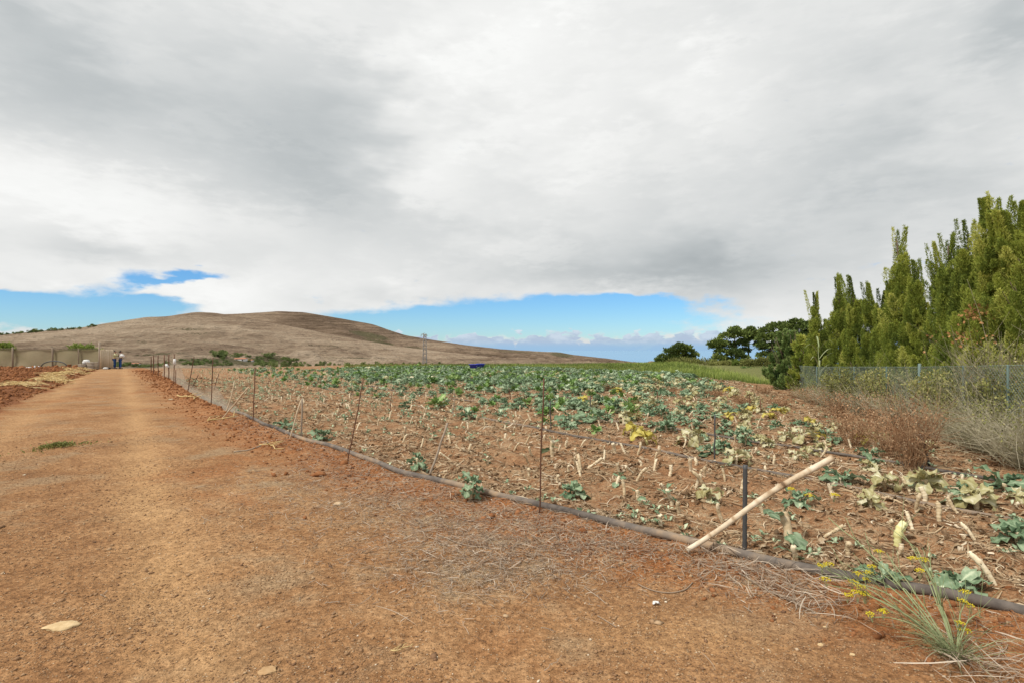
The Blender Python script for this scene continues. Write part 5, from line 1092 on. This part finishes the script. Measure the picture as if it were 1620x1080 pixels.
def crate(px, py, y, w, h, d, label, rz=0.0, name='wooden_crate', mat='wood'):
    x = (px - 810) / F * y; z = float(gz(x, y)); r = thing(name, label, 'crate', (x, y, z), rz)
    for sx in (-1, 1):
        for sy in (-1, 1):
            mb = MB(); mb.box((-.04, -.04, -.05), (.04, .04, h), .4); o = mb.build('corner_post', M[mat], r); o.location = (sx * (w / 2 - .04), sy * (d / 2 - .04), 0)
    k = 5
    for i in range(k):
        z0 = .06 + i * (h - .06) / k; hh = (h - .06) / k * .72
        for sy in (-1, 1): mb = MB(); mb.box((-w / 2, -.012, z0), (w / 2, .012, z0 + hh), .55 + .06 * i); o = mb.build('slat', M[mat], r); o.location = (0, sy * (d / 2 + .014), 0)
        for sx in (-1, 1): mb = MB(); mb.box((-.012, -d / 2 + .03, z0), (.012, d / 2 - .03, z0 + hh), .5 + .06 * i); o = mb.build('slat', M[mat], r); o.location = (sx * (w / 2 + .014), 0, 0)
    mb = MB(); mb.box((-w / 2 + .08, -d / 2 + .08, .03), (w / 2 - .08, d / 2 - .08, .055), .4); mb.build('base', M[mat], r); return r
crate(146.5, 580, 49.5, .62, .66, .6, 'grey slatted wooden crate in front of the fence corner'); crate(133.5, 580, 49.4, .66, .30, .55, 'low slatted crate under the big white sack')
def sack(px, pyc, y, sx, sy, sz, label, seed, name='white_sack', zz=None):
    g = rng(seed); v, f = ICO; v = v.copy(); nf = [];
    mb = MB(); k = 10; n = 14; V = []
    for i in range(k):
        ph = -math.pi / 2 + math.pi * i / (k - 1); c = math.cos(ph) ** .6 if 0 < i < k - 1 else .02
        for j in range(n):
            a = 2 * math.pi * j / n; w = 1 + .10 * math.sin(3 * a + i) + .06 * g.normal(); V.append((math.cos(a) * c * sx * w, math.sin(a) * c * sy * w, math.sin(ph) * sz))
    f = [[i * n + j, i * n + (j + 1) % n, (i + 1) * n + (j + 1) % n, (i + 1) * n + j] for i in range(k - 1) for j in range(n)]; mb.add(V, f, np.clip(.7 + .12 * g.normal(size=k * n), 0, 1))
    x = (px - 810) / F * y; z = zz if zz is not None else float(gz(x, y)) + sz * .85; return tag(mb.build(name, M['white_sack'], None, (x, y, z), True), label, 'sack')
sack(136.5, 0, 49.4, .28, .24, .20, 'big white plastic sack resting on the low crate', 11, zz=float(gz((136.5 - 810) / F * 49.4, 49.4)) + .52); sack(45.5, 0, 47, .24, .18, .085, 'white sack lying flat on the ploughed soil left of the arched pipe', 12); sack(167, 0, 50.5, .20, .16, .10, 'small white bag on the ground between fence corner and people', 13)
sack(55, 0, 47.2, .07, .06, .13, 'first of two small white jugs standing on the soil by the flat sack', 14, 'white_jug'); sack(61.5, 0, 47.2, .06, .06, .12, 'second small white jug, nearer the arched pipe', 15, 'white_jug')
sack(170, 0, 51.5, .30, .16, .08, 'dark grey heap at the foot of the reed panel', 16, 'dark_sack').data.materials[0] = M['black_cloth']
for i, (px, py, lab) in enumerate([(749, 586, 'blue plastic tub in the far cabbage rows, lower one of a pair'), (760.5, 584.5, 'blue plastic tub in the far cabbage rows, further one of a pair')]):
    p = gnd(px, py); r = thing('plastic_tub', lab, 'tub', (p[0], p[1], p[2] + .22)); mb = MB(); k = 20; a = np.arange(k) * 2 * math.pi / k; pr = [(.20, .0), (.24, .0), (.28, .26), (.31, .27), (.31, .30), (.28, .30), (.23, .03), (.0, .02)]
    V = [(math.cos(t) * q * 1.15, math.sin(t) * q, z) for q, z in pr for t in a]; mb.add(V, [[m * k + j, m * k + (j + 1) % k, (m + 1) * k + (j + 1) % k, (m + 1) * k + j] for m in range(len(pr) - 1) for j in range(k)], .7); mb.build('body', M['blue_plastic'], r, None, True)
    for sx in (-1, 1): mb = MB(); t = np.linspace(0, math.pi, 9); mb.tube(np.stack([np.full(9, sx * .35) + sx * .05 * np.sin(t), np.cos(t) * .1, np.full(9, .27)], -1), .013, 6, .4); mb.build('handle', M['blue_plastic'], r)
def skin(name, verts, edges, radii, mat, parent, sub=2, root=0):
    me = bpy.data.meshes.new(name); me.from_pydata([tuple(v) for v in verts], edges, []); me.materials.append(M[mat]); o = bpy.data.objects.new(name, me); COL.objects.link(o); o.parent = parent
    md = o.modifiers.new('skin', 'SKIN'); md.use_smooth_shade = True
    for i, sv in enumerate(me.skin_vertices[0].data): rr = radii[i]; sv.radius = rr if isinstance(rr, tuple) else (rr, rr); sv.use_root = (i == root)
    sm = o.modifiers.new('subsurf', 'SUBSURF'); sm.levels = sub; sm.render_levels = sub; return o
def person(loc, rz, label, hands, shirt, stance=.10, lean=.05, hair_long=False, strap=False, headturn=0.0):
    """hands: two (elbow, wrist) pairs in the figure's own metres; the figure faces +y"""
    r = thing('person', label, 'person', loc, rz); V, E, Rd = [], [], []
    def add(p, rr, prev=None):
        V.append(np.array(p, float)); Rd.append(rr); i = len(V) - 1
        if prev is not None: E.append((prev, i))
        return i
    pel = add((0, 0, .93), (.15, .10)); ab = add((0, lean * .4, 1.08), (.135, .095), pel); ch = add((0, lean, 1.28), (.155, .11), ab); nk = add((0, lean * 1.1, 1.43), (.062, .062), ch); hd0 = add((0, lean + .01, 1.50), (.062, .068), nk); hd = add((0, lean + .025, 1.58), (.076, .092), hd0); tp = add((0, lean + .02, 1.66), (.066, .082), hd)
    for s in (-1, 1):
        h = add((s * .095, 0, .87), (.09, .095), pel); k = add((s * (.10 + stance * .5), .03, .48), .058, h); an = add((s * (.10 + stance), -.01, .09), .042, k); toe = add((s * (.115 + stance), .13, .035), (.04, .03), an)
    for s, (el, wr) in zip((-1, 1), hands):
        sh = add((s * .185, lean, 1.37), .058, ch); e = add(el, .042, sh); w = add(wr, .028, e); d = np.array(wr) - np.array(el); d = d / np.linalg.norm(d); side = np.cross(d, [0, 0, 1.0]); side /= np.linalg.norm(side) + 1e-6; pm = add(np.array(wr) + d * .06, (.036, .018), w)
        for q, L in ((-.026, .066), (-.009, .08), (.009, .076), (.026, .06)):
            a = add(np.array(wr) + d * .10 + side * q, .0095, pm); b2 = add(np.array(wr) + d * (.10 + L * .55) + side * q - [0, 0, .012], .0085, a); add(np.array(wr) + d * (.10 + L) + side * q - [0, 0, .035], .007, b2)
        th = add(np.array(wr) + d * .05 + side * (-s * .045), .010, pm); add(np.array(wr) + d * .09 + side * (-s * .062), .008, th)
    skin('body', V, E, Rd, 'skin', r)
    up = 1.05; sv = [V[0] + [0, 0, .03], V[ab], V[ch], V[nk] - [0, 0, .03]]; sr = [(.165, .118), (.15, .112), (.172, .125), (.075, .075)]; se = [(0, 1), (1, 2), (2, 3)]
    for s, (el, wr) in zip((-1, 1), hands):
        n = len(sv); sv += [np.array([s * .185, lean, 1.37]), np.array(el), np.array(el) * .25 + np.array(wr) * .75]; sr += [.072, .055, .042]; se += [(2, n), (n, n + 1), (n + 1, n + 2)]
    skin('shirt', sv, se, sr, shirt, r)
    tv = [np.array([0, 0, .96])]; tr = [(.16, .115)]; te = []
    for s in (-1, 1): n = len(tv); tv += [np.array([s * .098, 0, .86]), np.array([s * (.10 + stance * .5), .028, .48]), np.array([s * (.10 + stance), -.008, .10])]; tr += [(.10, .105), .072, .058]; te += [(0, n), (n, n + 1), (n + 1, n + 2)]
    skin('trousers', tv, te, tr, 'jeans', r)
    hv = [np.array([0, lean + .0, 1.70]), np.array([0, lean - .035, 1.64]), np.array([0, lean - .05, 1.57])]; hr = [(.075, .085), (.088, .075), (.075, .05)]
    if hair_long: hv.append(np.array([0, lean - .07, 1.46])); hr.append((.07, .035))
    skin('hair', hv, [(i, i + 1) for i in range(len(hv) - 1)], hr, 'hair', r)
    for s in (-1, 1):
        mb = MB(); mb.scatter(*ICO, np.array([[s * .03, lean + .112, 1.60]]), np.eye(3)[None], np.array([.011]), np.array([.2])); mb.build('eye', M['hair'], r, None, True)
        mb = MB(); mb.box((-.045, -.09, 0), (.045, .17, .06), .5); o = mb.build('shoe', M['black_cloth'], r); o.location = (s * (.11 + stance), 0, -.005)
    mb = MB(); mb.tube([(0, lean + .10, 1.59), (0, lean + .135, 1.565), (0, lean + .115, 1.555)], [.008, .013, .008], 6, .5); mb.build('nose', M['skin'], r, None, True)
    if strap: mb = MB(); mb.tube([(-.13, lean - .09, 1.43), (-.05, lean - .15, 1.25), (.12, lean - .12, 1.02), (.16, lean + .02, .98), (.06, lean + .14, 1.18), (-.10, lean + .12, 1.38), (-.14, lean + .02, 1.45)], .022, 6, .5); mb.build('strap', M['black_cloth'], r)
    return r
y = 53.5; x = (181.3 - 810) / F * y; person((x, y, float(gz(x, y))), R(-70), 'person in cream shirt and blue jeans reaching an arm forward at the road end', [((-.26, .16, 1.18), (-.16, .40, 1.22)), ((.30, .12, 1.26), (.20, .42, 1.36))], 'shirt_cream', .07)
x = (187.6 - 810) / F * y; person((x, y + .2, float(gz(x, y + .2))), R(-35), 'person in white top with dark strap and blue jeans holding a white bundle', [((-.26, .14, 1.15), (-.14, .36, 1.20)), ((.28, .14, 1.15), (.16, .38, 1.20))], 'shirt_white', .06, .05, True, True)
sack(193, 0, 53.6, .20, .17, .16, 'round white bundle held by the person in the white top', 17, 'white_bundle', float(gz((193 - 810) / F * 53.6, 53.6)) + 1.22)

# ------------------------------------------------------------------ out in the valley
def on_hill(H, px, py):
    a = math.atan((px - 810) / F); d = np.linspace(H.d0, H.d1, 400); z = H.z(np.full(400, a), d); q = 553 + F * (CAMZ - z) / d; i = int(np.argmin(np.abs(q - py))); return np.array([math.tan(a) * d[i], d[i], z[i]])
def pylon():
    y = 230.0; x = (672 - 810) / F * y; z0 = min(float(HA.z(np.array([math.atan(x / y)]), np.array([330.0]))[0]), topz(582, y)) - 1; zt = topz(528, y); H = zt - z0; r = thing('lattice_pylon', 'slim steel lattice power pylon in front of the brown hill', 'pylon', (x, y, z0)); mb = MB(); w0, w1 = .95, .45
    lev = np.linspace(0, H, 12)
    for i, sgn in enumerate(((-1, -1), (1, -1), (1, 1), (-1, 1))):
        lg = MB(); lg.tube([(sgn[0] * w0, sgn[1] * w0, 0), (sgn[0] * w1, sgn[1] * w1, H)], .10, 5, .5); lg.build('leg', M['steel'], r)
    for k in range(11):
        a, b = lev[k], lev[k + 1]; wa = w0 + (w1 - w0) * a / H; wb = w0 + (w1 - w0) * b / H
        for c in range(4):
            q = [(-1, -1), (1, -1), (1, 1), (-1, 1)]; p1, p2 = q[c], q[(c + 1) % 4]; mb.tube([(p1[0] * wa, p1[1] * wa, a), (p2[0] * wb, p2[1] * wb, b)], .055, 4, .45); mb.tube([(p2[0] * wa, p2[1] * wa, a), (p1[0] * wb, p1[1] * wb, b)], .055, 4, .45)
    mb.build('bracing', M['steel'], r)
    for zz, L in ((H - .3, 1.5), (H - 2.2, 2.0)):
        cb = MB(); cb.tube([(-L, 0, zz), (L * .6, 0, zz)], .10, 5, .4); cb.tube([(-L, 0, zz), (0, 0, zz + .6)], .06, 4, .4); o = cb.build('crossarm', M['steel'], r)
        for sx in (-L, L * .6): ins = MB(); ins.tube([(sx, 0, zz - .1), (sx, 0, zz - .4), (sx, 0, zz - .8)], [.06, .14, .07], 7, .7); ins.build('insulator', M['steel'], o)
pylon()
def house(px, py, w, h, d, label, rz, wings=False):
    p = on_hill(HA, px, py); s = p[1] / F; w, h, d = w * s, h * s, d * s; r = thing('white_house', label, 'house', tuple(p - [0, 0, .4]), rz); mb = MB(); mb.box((-w / 2, -d / 2, -1), (w / 2, d / 2, h), .6); mb.build('wall', M['plaster'], r)
    rf = MB(); e = .35; rf.add([(-w / 2 - e, -d / 2 - e, h), (w / 2 + e, -d / 2 - e, h), (w / 2 + e, d / 2 + e, h), (-w / 2 - e, d / 2 + e, h), (-w / 2 - e, 0, h * 1.42), (w / 2 + e, 0, h * 1.42), (-w / 2 - e, -d / 2 - e, h - .2), (w / 2 + e, -d / 2 - e, h - .2), (w / 2 + e, d / 2 + e, h - .2), (-w / 2 - e, d / 2 + e, h - .2)],
           [[0, 1, 5, 4], [2, 3, 4, 5], [6, 7, 1, 0], [8, 9, 3, 2]], .5); rf.add([(-w / 2 - e, -d / 2 - e, h), (-w / 2 - e, d / 2 + e, h), (-w / 2 - e, 0, h * 1.42), (w / 2 + e, -d / 2 - e, h), (w / 2 + e, d / 2 + e, h), (w / 2 + e, 0, h * 1.42)], [[0, 2, 1], [3, 4, 5]], .5); rf.build('roof', M['tile'], r)
    n = max(2, int(w / 4))
    for k in range(n):
        x = -w / 2 + w * (k + .5) / n; mb = MB(); dr = k == n // 2; mb.box((x - w * .05, -d / 2 - .05, 0.3 if dr else h * .4), (x + w * .05, -d / 2 - .003, h * .75), .5); mb.build('door' if dr else 'window', M['dark_glass'], r)
    return r
house(381, 570, 17, 3.6, 10, 'long white house with red tiled roof among the valley trees', .1); house(396, 571.5, 9, 2.8, 7, 'small white house beside the long red-roofed one', -.1); house(213, 576.5, 15, 2.6, 9, 'low white building with orange roof seen beyond the road crest', .05)
def valley():
    g = rng(210); meshes = []
    for k in range(3):
        P, T, D = [], [], []
        for q in range(14):
            c = g.normal(0, 1, 3) * [.42, .42, .16] + [0, 0, .42]; n = 90; d = g.normal(size=(n, 3)); d /= np.linalg.norm(d, axis=1)[:, None]; P.append(c + d * .22 * g.uniform(.4, 1, n)[:, None]); D.append(d + [0, 0, .4]); T.append(g.normal(.45, .14) + g.normal(0, .12, n))
        P = np.concatenate(P); P[:, 2] = abs(P[:, 2]); cm = MB(); cm.scatter(*LEAFQ, P, frame_from(np.concatenate(D), g), g.uniform(.08, .16, len(P)), np.clip(np.concatenate(T), 0, 1)); tm = MB()
        tm.tube([(0, 0, -.1), (.03, 0, .25), (0, 0, .5)], [.05, .04, .02], 6, .4); tm.tube([(.02, 0, .2), (.2, .1, .5)], [.03, .01], 5, .4); meshes.append((cm.mesh('crown', M['scrub']), tm.mesh('trunk', M['bark'])))
    spots = []
    for k in range(105):
        px = g.uniform(288, 470); lo = np.interp(px, [288, 320, 360, 420, 470], [572, 566, 557, 558, 570]); py = g.uniform(lo, 579); dens = (py - lo) / 12; 
        if g.uniform() < .45 + dens * .6: spots.append((px, py, g.uniform(3.0, 7.5)))
    for k in range(26): spots.append((g.uniform(178, 245), g.uniform(575, 581), g.uniform(3, 6)))
    spots += [(345, 563, 12), (356, 564, 11), (351, 560, 9), (425, 565, 9), (430, 563, 8), (262, 578, 9), (256, 579, 7), (412, 577, 7)]
    for i, (px, py, w) in enumerate(spots):
        if abs(px - 381) < 12 and py > 568: continue
        p = on_hill(HA, px, py); s = w * 1.1 / F * p[1]; r = thing('valley_tree', 'green scrubby tree in the valley below the brown hill', 'tree', tuple(p), g.uniform(0, 6), 'scrubby trees in the valley'); r.scale = (s, s, s * .75)
        for nm, me in zip(('crown', 'trunk'), meshes[i % 3]): o = bpy.data.objects.new(nm, me); COL.objects.link(o); o.parent = r
    for i in range(30):                                     # row of young shrubs just past the crest
        px = 436 + i * 9.2 + g.normal(0, 2.5); y = 69 + g.normal(0, .8); p = base_at(px, y); s = max(.2, (topz(g.uniform(572, 576.5), y) - p[2]) / .78); r = thing('young_shrub', 'small dark shrub in a row along the crest of the field', 'shrub', p, g.uniform(0, 6), 'row of shrubs on the crest'); r.scale = (s * .8, s * .8, s)
        for nm, me in zip(('crown', 'trunk'), meshes[i % 3]): o = bpy.data.objects.new(nm, me); COL.objects.link(o); o.parent = r
    for i in range(16):                                     # trees on the distant left skyline
        px = 4 + i * 9.5 + g.normal(0, 4); a = math.atan((px - 810) / F); d = HA.d1 * .985; z = float(HA.z(np.array([a]), np.array([d]))[0]); s = g.uniform(3.5, 6) / F * d; r = thing('skyline_tree', 'tiny dark tree on the long skyline at the hill shoulder', 'tree', (math.tan(a) * d, d, z - .5), g.uniform(0, 6), 'trees on the hill shoulder skyline'); r.scale = (s * 1.5, s, s)
        for nm, me in zip(('crown', 'trunk'), meshes[i % 3]): o = bpy.data.objects.new(nm, me); COL.objects.link(o); o.parent = r
valley()
